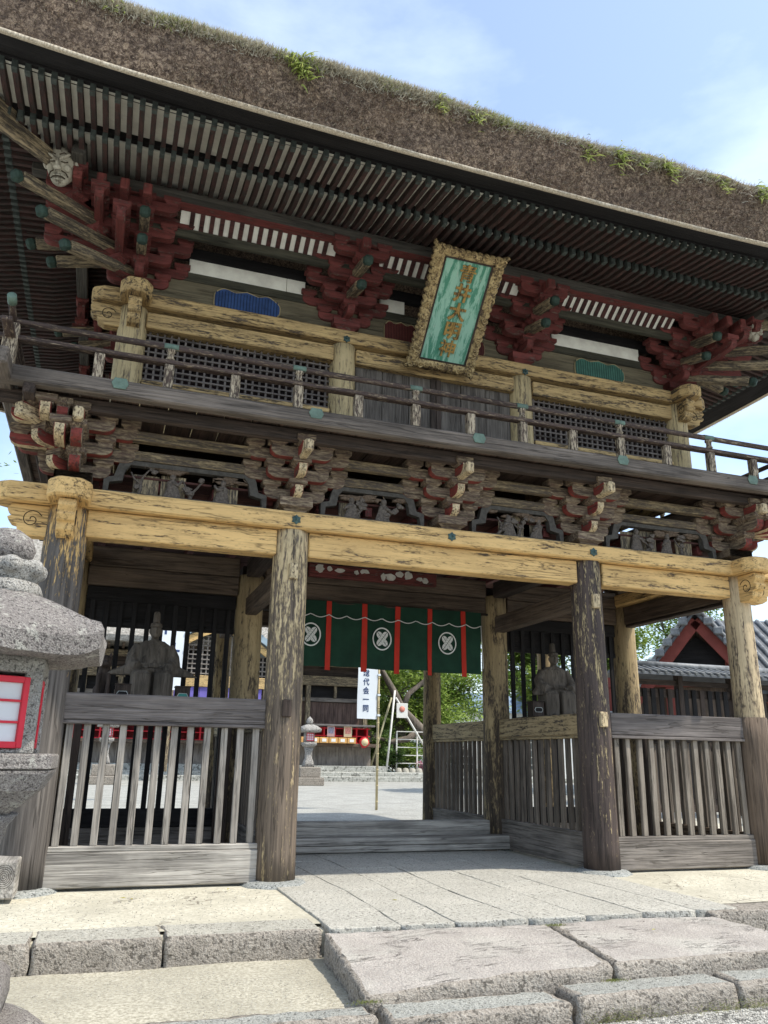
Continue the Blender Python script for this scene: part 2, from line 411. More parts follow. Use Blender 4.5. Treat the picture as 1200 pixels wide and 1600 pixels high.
# low kerb in front
for i, (a, b, y) in enumerate(((-5.4, -3.9, -3.92), (-3.88, -2.16, -3.99), (-2.13, -.98, -4.07), (-.95, .22, -4.06), (.24, 1.5, -4.04), (1.52, 3.0, -4.04))):
    slab('low_kerb_stone', [(a, y-.02), (b, y+.01), (b-.02, -3.78 if i else -3.6), (a+.03, -3.76 if i else -3.62)], -.115 if i < 3 else -.09, -.27, stone('bluish_granite', (.40, .40, .36), (.26, .26, .235), (.54, .535, .49), 90, 4, .8), plat, .024, .04, .04, 50+i, granite_rough())
# paving: columns of irregular stones through the passage
edges = [-1.98, -1.42, -.93, -.36, .2, .78, 1.3, 1.78]
k = 0
for i in range(7):
    y = -2.35; rows = []
    while y < 7.2:
        ln = random.uniform(.55, 1.15); y2 = min(7.25, y+ln)
        if 7.25-y2 < .3: y2 = 7.25
        ew = lambda q, yy: edges[q]+(.07*noise.noise(Vector((q*3.7, yy*.55, 0)))+.02*noise.noise(Vector((q*3.7, yy*2.3, 4))) if 0 < q < 7 else .02*noise.noise(Vector((q, yy*1.5, 0))))
        lean = .06
        sl_a, sl_b = .05*noise.noise(Vector((i*5.1, y*3, 7))), .05*noise.noise(Vector((i*5.1, y2*3, 7)))
        ym = (y+y2)/2
        q = [(ew(i, y)+.004, y+.004-sl_a), (ew(i+1, y)-.004, y+.004+sl_a), (ew(i+1, ym)-.004, ym), (ew(i+1, y2)-.004, y2-.004+sl_b), (ew(i, y2)+.004, y2-.004-sl_b), (ew(i, ym)+.004, ym)]
        if y < 2.4 or y > 2.8: slab('paving_stone', q, .012+random.uniform(-.002, .003), -.05, pave_mat(), plat, .006, .008, .08, k)
        k += 1; y = y2

# ================================================================== THE GATE
G = thing('shrine_gate', 'two-storey weathered timber tower gate with thatched roof, ochre beams and red brackets', 'gate')
base_st = stone('base_stone', (.33, .34, .32), (.18, .19, .18), (.5, .5, .47), 70, 3, .5)
def pmat(kind):
    return {'ochre_': paint('pillar_paint_ochre', OCH, OCH2, UW, UW2, .50, 'z', .12, 1.9, 12, 1.0),
            'bare': paint('pillar_bare', OCH, OCH2, (.17, .15, .132), (.034, .029, .026), .05, 'z', .10, 2.3, 13, .9),
            'fleck': paint('pillar_flecked', (.60, .48, .27), (.45, .35, .19), (.105, .078, .066), (.026, .020, .019), .22, 'z', .02, 1.9, 22, 1.6),
            'tan': paint('pillar_tan', (.60, .47, .29), (.44, .34, .21), (.16, .12, .09), (.045, .036, .03), .70, 'z', .02, 1.9, 20, 1.0),
            'pale': paint('pillar_pale_flaking', (.66, .52, .31), (.48, .37, .21), (.22, .17, .125), (.05, .04, .032), .40, 'z', .045, 2.1, 20, 1.8),
            'inner': paint('inner_pillar_paint', (.44, .335, .18), (.30, .22, .12), (.12, .09, .065), (.04, .03, .022), .56, 'z', .04, 1.6, 9, 1.6)}[kind]
PH = 3.70
def pillar(x, y, kind, r=.205, h=PH, label=None, seed=0):
    o = obj('pillar', cyl_mesh(r*1.03, r*.93, h-.03, 28, 14, .008, True, seed), pmat(kind), G, (x, y, .03), label=label)
    bs = lathe([(.20, -.1), (.36, -.06), (.35, .0), (.30, .03), (.2, .045)], 20, .14, seed=seed)
    obj('pillar_base_stone', bs, base_st, G, (x, y, 0))
    return o
pillar(-XW, 0, 'bare', .225, label='bare grey pillar with long cracks at the left corner', seed=1)
pillar(-XA, 0, 'pale', .21, label='pillar flaking from ochre at its top to brown wood below', seed=2)
pillar(XA, 0, 'fleck', .205, label='dark brown pillar with ochre flecks', seed=3)
pillar(XW, 0, 'tan', .19, label='ochre pillar with a dark repaired foot at the right corner', seed=4)
o = obj('pillar_repair', cyl_mesh(.215, .205, 1.78, 28, 6, .004, True, 9), wood_brown('z'), G, (XW, 0, .035), label='dark new wood at the foot of the right corner pillar')
for x in (-XW, -XA, XA, XW): pillar(x, D, 'inner', .205, seed=int(x*10)+51)
for x in (-XW, -XA, XA, XW): pillar(x, D2, 'inner', .165, seed=x+31)
# growth-ring ended sill beams coming forward at the left corner
se = box('sill_beam_end', (-4.52, -.62, .03), (-4.32, -.1, .33), wood_pale, G, .012)
for k in range(6):
    r = .012+k*.014
    obj('growth_ring', tube_mesh([(.0+r*1.0*math.cos(a*.4), -.2605, .03+r*1.15*math.sin(a*.4)) for a in range(17)], .0022, 4), wood_dark('x'), se)
# wedge pegs
for x, z in ((-XA, 3.2), (XA, 3.16), (XA, 1.72), (-XA+.0, 1.72)):
    r = .2
    box('tenon_peg', (x-.05, -r-.035, z-.09), (x+.05, -r+.03, z+.09), brk_end('z') if z > 2 or x > 0 else wood_dark('z'), G, .01)
box('tenon_peg', (XW+.16, -.1, 1.6), (XW+.27, .0, 1.8), wood_brown('z'), G, .01)

# --- tie beams and flat plate, front row; the same on middle and rear rows and the sides
def tie(xa, xb, y, z0, z1, m, w=.11): box('tie_beam', (xa, y-w, z0), (xb, y+w, z1), m, G, .012)
rr = .185
for (a, b) in ((-XW, -XA), (-XA, XA), (XA, XW)):
    tie(a+rr, b-rr, 0, 3.395, 3.685, ochre)
    tie(a+rr, b-rr, D, 3.40, 3.66, wood_brown); tie(a+rr, b-rr, D2, 3.40, 3.66, wood_brown)
    tie(a+rr, b-rr, D, 3.665, 3.93, wood_brown, .13)
for x in (-XW, XW):
    for a, b in ((0, D), (D, D2)):
        box('side_tie_beam', (x-.1, a+rr, 3.395), (x+.1, b-rr, 3.685), wood_dark if x < 0 else wood_brown, G, .012)
        box('side_tie_beam', (x-.08, a+rr, 3.35), (x+.08, b-rr, 3.393), wood_dark, G, .012)
for x in (-XA, XA):
    for a, b in ((0, D), (D, D2)):
        box('cross_tie_beam', (x-.085, a+rr, 3.12), (x+.085, b-rr, 3.36), wood_brown, G, .012)
        box('cross_tie_beam', (x-.1, a+rr, 3.66), (x+.1, b-rr, 3.9), wood_dark, G, .012)
# flat plates (daiwa) with crossing noses
def nose_plate(name, along, c, a, b, z0, z1, w, mat):
    # plate whose ends are cut into a soft ogee
    e = .13
    if along == 'x': poly = [(a+.13, c-w), (b-.13, c-w), (b-.02, c-w*.62), (b, c-w*.4), (b, c+w*.4), (b-.02, c+w*.62), (b-.13, c+w), (a+.13, c+w), (a+.02, c+w*.62), (a, c+w*.4), (a, c-w*.4), (a+.02, c-w*.62)]
    else: poly = [(c+w, a+.13), (c+w, b-.13), (c+w*.62, b-.02), (c+w*.4, b), (c-w*.4, b), (c-w*.62, b-.02), (c-w, b-.13), (c-w, a+.13), (c-w*.62, a+.02), (c-w*.4, a), (c+w*.4, a), (c+w*.62, a+.02)]
    cx = sum(p[0] for p in poly)/len(poly); cy = sum(p[1] for p in poly)/len(poly)
    bm = prism([(p[0]-cx, p[1]-cy) for p in poly], -(z1-z0)/2, (z1-z0)/2, 'z', .022)
    return obj(name, bm_mesh(bm), mat, G, (cx, cy, (z0+z1)/2))
nose_plate('flat_plate', 'x', 0, -XW-.72, XW+.72, 3.69, 3.89, .215, ochre('x'))
nose_plate('flat_plate', 'x', D2, -XW-.72, XW+.72, 3.69, 3.89, .215, wood_brown('x'))
for s in (-1, 1): nose_plate('side_flat_plate', 'y', s*XW, -.55, D2+.72, 3.692, 3.888, .213, ochre('y'))
# carved tie-beam noses with scroll groove
def nose(x, y, dx, dy, z1, ln, h, w, mat, name='carved_nose', dark=(.04, .03, .02)):
    pr_ = [(0, 0), (ln*.9, 0), (ln, -h*.2), (ln*.86, -h*.38), (ln*.98, -h*.45), (ln*.88, -h*.62), (ln*.74, -h*.66), (ln*.72, -h*.86), (ln*.5, -h), (0, -h)]
    bm = prism(pr_, -w, w, 'y', .008); me = bm_mesh(bm)
    o = obj(name, me, mat, G, (x, y, z1), (0, 0, math.atan2(dy, dx)))
    for sd in (-1, 1):
        pts = []
        for i in range(26):
            a = i*.36; r = .012+.0033*i*(h/.3)
            pts.append((ln*.42+r*math.cos(a), sd*(w+.001), -h*.48+r*math.sin(a)))
        obj('scroll_line', tube_mesh(pts, .005, 5), plain('groove', dark, .9, .2), o)
    return o
oc = ochre('x')
for s in (-1, 1):
    nose(s*(XW+.17), 0, s, 0, 3.685, .42, .33, .08, oc)
    nose(s*XW, -.15, 0, -1, 3.685, .34, .36, .085, oc)
# hexagonal metal bosses
def boss(x, y, z, r=.058):
    vs = [(0, -.03, 0)]; fs = []
    for i in range(12):
        a = PI*i/6; q = r if i % 2 == 0 else r*.72; vs.append((q*math.sin(a), -.008, q*math.cos(a)))
    for i in range(12): vs.append((vs[1+i][0]*1.0, .006, vs[1+i][2]*1.0))
    for i in range(12):
        j = (i+1) % 12; fs += [(0, 1+j, 1+i), (1+i, 1+j, 13+j, 13+i)]
    b = obj('flower_boss', frm(vs, fs), plain('dark_bronze', (.05, .09, .085), .5, .5, 30), G, (x, y, z))
    obj('boss_knob', lathe([(.0, -.0), (.016, .002), (.014, .014), (.0, .02)], 10), plain('dark_bronze', (.05, .09, .085), .5), b, (0, -.026, 0), (PI/2, 0, 0))
for x in (-XA, -.03, XA): boss(x, -.22, 3.79)

# --- bracket sets
def arm_mesh(L, h, w, two=True, key=0):
    """bracket arm: local x along, z up from 0, thickness w along y; curved lower corners; slot 1 on the ends and underside"""
    def end(sg, x1): return [(sg*(x1), h), (sg*x1, h*.52), (sg*(x1-h*.12), h*.30), (sg*(x1-h*.38), h*.10), (sg*(x1-h*.75), 0)]
    R_ = end(1, L/2)
    if two: Lf = end(-1, L/2)[::-1]
    else: Lf = [(-L/2, 0), (-L/2, h)]
    poly = R_+Lf
    bm = prism(poly, -w/2, w/2, 'y', .006)
    for f in bm.faces: f.normal_update()
    for f in bm.faces:
        if abs(f.normal.y) < .6 and not f.normal.z > .7: f.material_index = 1
    me = bpy.data.meshes.new('arm'); bm.to_mesh(me); bm.free(); return me
def block_mesh(w, d, h):
    """bearing block: square top part, tapered foot; z from 0"""
    vs = []; t = .62
    for z, k in ((0, t), (h*.42, 1.), (h, 1.)):
        for sx, sy in ((-1, -1), (1, -1), (1, 1), (-1, 1)): vs.append((sx*w/2*k, sy*d/2*k, z))
    # slightly concave foot
    mid = []
    for sx, sy in ((-1, -1), (1, -1), (1, 1), (-1, 1)): mid.append((sx*w/2*.72, sy*d/2*.72, h*.24))
    vs = vs[:4]+mid+vs[4:]
    fs = [(3, 2, 1, 0), (12, 13, 14, 15)]
    for r in range(3):
        for i in range(4): j = (i+1) % 4; fs.append((r*4+i, r*4+j, r*4+4+j, r*4+4+i))
    me = frm(vs, fs, 'block')
    return me
_am = {}
def get(kind, *a):
    k = (kind,)+tuple(round(v, 4) if isinstance(v, float) else v for v in a)
    if k not in _am: _am[k] = arm_mesh(*a[:-1]) if kind == 'arm' else block_mesh(*a[:-1])
    return _am[k]
def place(name, me, mats, parent, loc, ang):
    if not me.materials:
        for m in mats: me.materials.append(m)
    o = bpy.data.objects.new(name, me); o.location = loc; o.rotation_euler = (0, 0, ang); return link(o, parent)
def corner_arms(s, z, st, ah, mh, aw, e, key, mats, n):
    t = ah+mh*.80; z0 = mh*1.7
    for k in range(1, n):
        L_ = (n-1)*st+.34; zz = z0+k*t+.004; q = k*st
        if L_-q < .3: pass
        place('projecting_arm', get('arm', L_, ah, aw*.92, False, key+'c'), (mats[1], mats[2]), e, (s*q, -L_/2, zz), -PI/2)
        place('projecting_arm', get('arm', L_, ah, aw*.92, False, key+'c'), (mats[1], mats[2]), e, (s*L_/2, -q, zz+.002), 0 if s > 0 else PI)
        for j in range(1, n):
            place('bearing_block', get('blk', aw*1.8, aw*1.7, mh, key), (mats[0],), e, (s*q, -j*st, zz+ah-mh*.12), 0)
        place('bearing_block', get('blk', aw*1.8, aw*1.7, mh, key), (mats[0],), e, (s*q, -L_+aw*.9, zz+ah-mh*.12), 0)
        place('bearing_block', get('blk', aw*1.8, aw*1.7, mh, key), (mats[0],), e, (s*(L_-aw*.9), -q, zz+ah-mh*.12), 0)

def bracket(x, y, z, st, ah, mh, aw, short, long_, mats, parent, key, ang=0., tails=False, skip_along=False, n=3, side_dirs=(0.,), top=None, ext=1., proj=9, tl=.24):
    """ang = direction the set projects in, as rotation from -Y. Inside, +X' is along the wall, -Y' outward"""
    R = Matrix.Rotation(ang, 3, 'Z'); face, end, front = mats
    def pt(lx, ly, lz): v = R @ Vector((lx, ly, 0)); return (v.x, v.y, lz)
    t = ah+mh*.80; mw = aw*1.45
    z0 = mh*1.7
    if not skip_along: place('bearing_block', get('blk', aw*3.3, aw*3.3, mh*1.75, key+'d'), (face,), parent, (0, 0, 0), ang)
    for k in range(n):
        zz = z0+k*t-.002*k
        # arms parallel to the wall at each step they reach
        if not skip_along:
            for s_ in range(0, k+1):
                L_ = short if s_ == k else long_
                if k-s_ >= 2: continue
                ly = -s_*st
                place('bracket_arm', get('arm', L_, ah, aw, True, key), (face, end), parent, pt(0, ly, zz), ang)
                for sx in (-1, 0, 1):
                    place('bearing_block', get('blk', mw*1.25, mw*1.1, mh, key), (face,), parent, pt(sx*(L_/2-mw*.5), ly, zz+ah-mh*.12), ang)
        if k >= proj: continue
        # arm outward
        Lo = ((k+1)*st*ext+aw*1.1)
        place('projecting_arm', get('arm', Lo, ah, aw*.9, False, key+'f'), (end, front), parent, pt(0, -Lo/2, zz+.003), ang-PI/2)
        place('bearing_block', get('blk', mw*1.25, mw*1.1, mh, key), (face,), parent, pt(0, -(k+1)*st*ext, zz+ah-mh*.12), ang)
        if tails and (k >= 1 or ext > 1):
            q = (k+1)*st*ext
            a = Vector(pt(0, -q*.35, zz+.12)); b = Vector(pt(0, -(q+tl), zz-.02-(tl-.24)*.18))
            o = beam('tail_rafter', a, b, aw*1.05, ah*1.0, ochre_worn, parent, .014)
            e = Vector(pt(0, -(q+tl+.1), zz-.062-(tl-.24)*.18))
            beam('tail_rafter_tip', b, e, aw*1.08, ah*1.03, green_tip(), parent, .03)
    zz = z0+n*t
    return zz
def bracket_set(name, x, y, z, **k):
    e = bpy.data.objects.new(name, None); e.location = (x, y, z); e.empty_display_size = .05; link(e, G); return e

LO = dict(st=.16, ah=.13, mh=.10, aw=.115, short=.72, long_=1.20)
lo_m = (brk('x'), red_lo('x'), brk_end('x'))
for x in (-XA, 0.0, XA):
    e = bracket_set('bracket_set', x, 0, 3.89)
    bracket(0, 0, 0, mats=lo_m, parent=e, key='lo', **LO)
    # ogee nose on top
    b = box('bracket_nose', (-.05, -.72, .56), (.05, -.4, .70), brk_end('z'), e, .02)
for s in (-1, 1):
    e = bracket_set('corner_bracket_set', s*XW, 0, 3.89)
    bracket(0, 0, 0, mats=lo_m, parent=e, key='lo', **LO)
    bracket(0, 0, 0, mats=lo_m, parent=e, key='lo', ang=s*PI/2, **LO)
    bracket(0, 0, 0, mats=lo_m, parent=e, key='lo', ang=s*PI/4, skip_along=True, ext=1.414, **LO)
    box('bracket_nose', (-.05, -.72, .56), (.05, -.4, .70), brk_end('z'), e, .02)
    corner_arms(s, 0, LO['st'], LO['ah'], LO['mh'], LO['aw'], e, 'lo', lo_m, 3)
    beam('bracket_nose', (s*.38, -.38, .64), (s*.58, -.58, .64), .11, .15, brk_end, e, .02)
for y in (D, D2):
    for s in (-1, 1):
        e = bracket_set('side_bracket_set', s*XW, y, 3.89)
        bracket(0, 0, 0, mats=lo_m, parent=e, key='lo', ang=s*PI/2, **LO)
# wall beams between lower brackets
thru = lambda a='x': paint('through_beam_paint', (.40, .31, .18), (.28, .21, .12), (.13, .10, .075), (.04, .032, .026), .45, a, cross=28, along=2.2, soft=.1)
for y, z0, z1, m in ((0, 4.32, 4.43, thru), (-.16, 4.49, 4.60, thru), (-.48, 4.62, 4.755, wood_dark)):
    box('bracket_through_beam', (-XW-(.3-y), y-.055, z0), (XW+(.3-y), y+.055, z1), m, G, .01)
for s in (-1, 1):
    for dy, z0, z1, m in ((0, 4.325, 4.435, ochre_worn), (.16, 4.495, 4.605, wood_dark), (.48, 4.625, 4.76, wood_dark)):
        xx = s*(XW+dy); box('side_through_beam', (xx-.055, -.3-dy, z0), (xx+.055, D2+.3+dy, z1), m, G, .01)

# carved openwork panels between the lower brackets
carve = plain('carving_grey', (.075, .068, .058), .85, .35, 20, .5)
def blob(cx, cz, rx, rz, n=14, jag=.12, seed=0):
    return [(cx+rx*math.cos(2*PI*i/n)*(1+jag*noise.noise(Vector((i*1.7, seed, 0)))), cz+rz*math.sin(2*PI*i/n)*(1+jag*noise.noise(Vector((i*1.3, seed+4, 0))))) for i in range(n)]
def loft_early(secs, n=14):
    vs, fs = [], []
    for z, cx, cy_, rx, ry in secs:
        for i in range(n): a = 2*PI*i/n; vs.append((cx+rx*math.cos(a), cy_+ry*math.sin(a), z))
    for k in range(len(secs)-1):
        for i in range(n): j = (i+1) % n; fs.append((k*n+i, k*n+j, (k+1)*n+j, (k+1)*n+i))
    fs += [tuple(range(n-1, -1, -1)), tuple((len(secs)-1)*n+i for i in range(n))]
    return frm(vs, fs)
def ell_early(c, r):
    bm = bmesh.new(); bmesh.ops.create_uvsphere(bm, u_segments=12, v_segments=8, radius=1)
    bmesh.ops.transform(bm, matrix=Matrix.Translation(Vector(c)) @ Matrix.Diagonal((*r, 1)), verts=bm.verts); me = bpy.data.meshes.new('e'); bm.to_mesh(me); bm.free(); return me
def figure(cx, z, h, lean=0):
    """silhouette of a little carved standing figure"""
    return [(cx-.30*h, z), (cx-.26*h, z+.35*h), (cx-.16*h+lean, z+.62*h), (cx-.10*h+lean, z+.70*h), (cx-.13*h+lean, z+.82*h), (cx-.09*h+lean, z+.95*h), (cx+lean, z+h), (cx+.09*h+lean, z+.95*h), (cx+.13*h+lean, z+.82*h), (cx+.09*h+lean, z+.70*h), (cx+.2*h+lean, z+.6*h), (cx+.28*h, z+.3*h), (cx+.26*h, z)]
def carved(x0, x1, seed):
    e = bpy.data.objects.new('carved_panel', None); e.location = ((x0+x1)/2, 0, 3.89); link(e, G)
    w = (x1-x0)/2; rnd = random.Random(seed)
    fr = [(-w, 0), (w, 0), (w, .2), (w-.1, .22), (w-.13, .34), (w-.16, .42), (-w+.16, .42), (-w+.13, .34), (-w+.1, .22), (-w, .2)]
    inn = [(-w+.05, .055), (w-.05, .055), (w-.06, .15), (w-.19, .18), (w-.21, .30), (w-.26, .37), (-w+.26, .37), (-w+.21, .30), (-w+.19, .18), (-w+.06, .15)]
    bm = bmesh.new(); n = len(fr); V = []
    for d in (-.045, .045):
        for L_ in (fr, inn): V.append([bm.verts.new((a, d, b)) for a, b in L_])
    for i in range(n):
        j = (i+1) % n
        bm.faces.new((V[0][i], V[0][j], V[1][j], V[1][i])); bm.faces.new((V[2][i], V[3][i], V[3][j], V[2][j]))
        bm.faces.new((V[0][i], V[2][i], V[2][j], V[0][j])); bm.faces.new((V[1][i], V[1][j], V[3][j], V[3][i]))
    obj('panel_frame', bm_mesh(bm), carve, e)
    fw = plain('carved_figure_wood', (.115, .095, .078), .85, .5, 40, .9); cw_ = plain('carved_cloud_wood', (.12, .085, .058), .85, .5, 40, .9)
    nf = 5 if w > .9 else 4
    for i in range(nf):
        u = (-w+.34)+(2*w-.68)*(i+.5)/nf+rnd.uniform(-.05, .05)
        if i % 2 == seed % 2:
            h = rnd.uniform(.26, .33); ln = rnd.uniform(-.04, .04)
            ps = [loft_early([(.05, u, 0, .10, .03), (.05+h*.4, u+ln*.4, -.005, .065, .03), (.05+h*.62, u+ln, -.01, .06, .025), (.05+h*.7, u+ln, -.01, .03, .02)]), ell_early((u+ln, -.012, .05+h*.82), (.036, .03, .045))]
            sd = rnd.choice((-1, 1))
            ps += [tube_mesh([(u+ln*.8, -.02, .05+h*.58), (u+ln+sd*.06, -.035, .05+h*.5), (u+ln+sd*.10, -.03, .05+h*(.7 if rnd.random() > .5 else .35))], [.024, .02, .014], 8)]
            bm = bmesh.new()
            for q in ps: bm.from_mesh(q)
            me = bpy.data.meshes.new('fig'); bm.to_mesh(me); bm.free(); obj('carved_figure', me, fw, e)
        else:
            # a twisting branch with leaf clumps
            bm = bmesh.new(); pts = [Vector((u+rnd.uniform(-.12, -.05), -.01, .05))]
            for k in range(5): pts.append(pts[-1]+Vector((rnd.uniform(-.01, .07), rnd.uniform(-.008, .008), rnd.uniform(.03, .07))))
            tube_mesh(pts, [.022, .02, .017, .014, .012, .009], 6, bm); tube_mesh([pts[2], pts[2]+Vector((-.07, -.01, .05)), pts[2]+Vector((-.11, 0, .13))], [.014, .012, .008], 6, bm)
            me = bpy.data.meshes.new('br'); bm.to_mesh(me); bm.free(); obj('carved_branch', me, fw, e)
            for k in range(5):
                c = rnd.choice(pts[2:])+Vector((rnd.uniform(-.06, .06), 0, rnd.uniform(-.03, .05)))
                obj('carved_leaf', bm_mesh(prism(blob(c.x, c.z, rnd.uniform(.03, .055), rnd.uniform(.02, .04), 12, 1.2, seed*7+k), -.02-.006*k, .006, 'y', .004)), fw, e)
    for i in range(7):
        u = rnd.uniform(-w+.26, w-.26)
        obj('carved_cloud', bm_mesh(prism(blob(u, rnd.uniform(.30, .37), rnd.uniform(.07, .15), rnd.uniform(.02, .045), 18, 1.1, seed*3+i), -.015-.004*i, .025, 'y', .006)), cw_, e)
    for i in range(4):
        u = -w+.3+(2*w-.6)*(i+.5)/4
        if rnd.random() > .3: box('backing_board', (u-.14, .06, .08), (u+.13, .075, .32+rnd.uniform(-.05, .04)), ochre_worn('z'), e, .003)
for i, (a, b) in enumerate(((-XW+.3, -XA-.32), (-XA+.32, -.32), (.32, XA-.32), (XA+.32, XW-.3))): carved(a, b, i+3)

# --- interior ceiling of the lower storey: dark red joists and boards
for i in range(14):
    x = -XW+.3+i*.61
    box('ceiling_joist', (x-.045, .1, 4.02), (x+.045, D2+.3, 4.14), red('y'), G, .006)
for i in range(18):
    y = .05+i*.3
    box('ceiling_board', (-XW-.2, y, 4.145), (XW+.2, y+.292, 4.17), wood('ceiling_wood', (.12, .05, .04), (.04, .02, .018), 'x'), G, .003)
pb = box('painted_board', (-1.15, 2.36, 3.74), (.85, 2.46, 3.93), red('x'), G, .01, label='red board with white cloud patches above the curtain')
rnd = random.Random(5)
for i in range(13):
    u = -.85+i*.14+rnd.uniform(-.03, .03); zc = rnd.uniform(-.03, .04)
    if i in (3, 6): continue
    obj('cloud_patch', bm_mesh(prism(blob(0, 0, rnd.uniform(.035, .08), rnd.uniform(.025, .06), 12, .7, i), -.012, .0, 'y')), plain('white_cloud', (.6, .58, .52), .8), pb, (u, -.052, zc))
# ================================================================== BALCONY
BZ = 4.905      # top of edge beam
BE = .72        # edge beam distance from the wall line
for i in range(34):
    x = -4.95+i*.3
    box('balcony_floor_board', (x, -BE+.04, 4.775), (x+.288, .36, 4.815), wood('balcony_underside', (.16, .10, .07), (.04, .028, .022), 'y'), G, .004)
for s in (-1, 1):
    for i in range(19):
        y = .37+i*.3
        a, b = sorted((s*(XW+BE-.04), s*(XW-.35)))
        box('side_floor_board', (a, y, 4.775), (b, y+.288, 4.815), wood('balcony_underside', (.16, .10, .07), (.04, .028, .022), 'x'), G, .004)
box('edge_beam', (-XW-BE-.45, -BE-.07, 4.725), (XW+BE+.45, -BE+.07, BZ), wood('edge_beam_wood', (.20, .165, .135), (.05, .042, .036), 'x'), G, .018)
for s in (-1, 1):
    x = s*(XW+BE); box('side_edge_beam', (x-.07, -BE-.45, 4.727), (x+.07, D2+BE, BZ-.003), wood('edge_beam_wood', (.20, .165, .135), (.05, .042, .036), 'y'), G, .018)
def hexplate(x, y, z, L_=.17, h=.12):
    poly = [(-L_*.5, 0), (-L_*.34, -h*.5), (L_*.34, -h*.5), (L_*.5, 0), (L_*.34, h*.5), (-L_*.34, h*.5)]
    obj('verdigris_plate', bm_mesh(prism(poly, -.012, .0, 'y', .004)), teal(), G, (x, y, z))
for x in (-3.97, -1.9, .08, 2.07, 4.1): hexplate(x, -BE-.07, BZ-.045)
rail_m = lambda a='x': paint('railing_flaking', (.40, .31, .21), (.27, .2, .14), (.10, .068, .056), (.03, .021, .019), .30, a, cross=45, along=7, soft=.08)
post_m = lambda a='z': paint('railing_post_flaking', (.52, .43, .31), (.4, .32, .22), (.12, .085, .065), (.04, .028, .022), .55, a, cross=55, along=10)
RX = XW+BE
# rails: mid rail flat, hand rail round with upturned ends
box('mid_rail', (-RX-.42, -BE-.05, 5.185), (RX+.42, -BE+.05, 5.235), rail_m, G, .008)
for s in (-1, 1): box('side_mid_rail', (s*RX-.05, -BE-.42, 5.183), (s*RX+.05, D2+BE, 5.233), rail_m, G, .008)
def rail_pts(f):
    pts = []
    for i in range(41):
        t = i/40; u = (t*2-1)
        pts.append(f(u))
    return pts
def lift(a): a = max(0, a); return a*a*.9
pts = [(u*(RX+.62), -BE, 5.395+lift(abs(u*(RX+.62))-RX-.1)) for u in [i/30-1 for i in range(61)]]
obj('hand_rail', tube_mesh(pts, .034, 10), rail_m('x'), G)
for s in (-1, 1):
    pts = [(s*RX, y, 5.40+lift(-y-BE-.02)*1.2) for y in [-BE-.27+i*.06 for i in range(12)]+[1, 2.5, 4, D2+BE]]
    obj('hand_rail', tube_mesh(pts, .034, 10), rail_m('y'), G)
    obj('rail_end_cap', lathe([(0, 0), (.045, 0), (.045, .1), (.0, .1)], 14), teal(), G, (s*RX, -BE-.25, 5.40+lift(.25)*1.2-.005), (math.radians(72), 0, 0))
    pts = [(s*(RX+.62), -BE, 5.395+lift(.52)), (s*(RX+.72), -BE, 5.395+lift(.52)+.1)]
    obj('rail_end_cap', tube_mesh(pts, .046, 12), teal(), G)
def post(x, y, tall, corner=False):
    w = .05 if not corner else .06
    o = box('railing_post', (x-w, y-.045, BZ+.002), (x+w, y+.045, 5.183), post_m('z'), G, .008)
    if tall:
        o2 = obj('railing_strut', lathe([(.036, 0), (.05, .02), (.034, .05), (.036, .09), (.05, .105), (.05, .125)], 8), post_m('z'), G, (x, y, 5.237))
        obj('rail_plate', tube_mesh([(x-.075, y, 5.399), (x+.075, y, 5.399)], .0375, 10), teal(), G)
for k in range(-6, 7): post(k*.7+.0, -BE, k % 2 != 0)
for s in (-1, 1):
    o = box('corner_post', (s*RX-.07, -BE-.06, BZ+.002), (s*RX+.07, -BE+.06, 5.36), post_m('z'), G, .01)
    for k in range(1, 9): 
        y = -BE+k*.75
        box('railing_post', (s*RX-.045, y-.05, BZ+.002), (s*RX+.045, y+.05, 5.183), post_m('z'), G, .008)
        if k % 2 == 0: obj('railing_strut', lathe([(.036, 0), (.05, .02), (.034, .05), (.036, .09), (.05, .105), (.05, .125)], 8), post_m('z'), G, (s*RX, y, 5.237))

# ================================================================== UPPER STOREY
UX, UY, UXA = 3.934, .4, 1.3
ups = paint('upper_pillar_paint', (.60, .47, .26), (.47, .36, .19), (.26, .20, .14), (.10, .08, .055), .80, 'z', 0, 0, 22, 2)
UYB = D2-.4
for i, x in enumerate((-UX, -UXA, UXA, UX)):
    obj('upper_pillar', cyl_mesh(.175, .168, 6.38-4.83, 24, 8, .003, True, i), ups, G, (x, UY, 4.83))
    obj('upper_pillar', cyl_mesh(.175, .168, 6.38-4.83, 24, 8, .003, True, i), ups, G, (x, UYB, 4.83))
for s in (-1, 1): obj('upper_pillar', cyl_mesh(.175, .168, 6.38-4.83, 24, 8, .003), ups, G, (s*UX, (UY+UYB)/2, 4.83))
for a, b in ((-UX, -UXA), (-UXA, UXA), (UXA, UX)):
    a += .15; b -= .15
    box('upper_tie_beam', (a, UY-.13, 6.13), (b, UY+.1, 6.335), ochre_up, G, .012)
    box('groove_board', (a, UY-.03, 6.335), (b, UY+.05, 6.39), wood_dark, G, .004)
nose_plate('upper_flat_plate', 'x', UY, -UX-.5, UX+.5, 6.385, 6.565, .185, ochre_up('x'))
nose_plate('upper_flat_plate', 'x', UYB, -UX-.5, UX+.5, 6.385, 6.565, .185, ochre_up('x'))
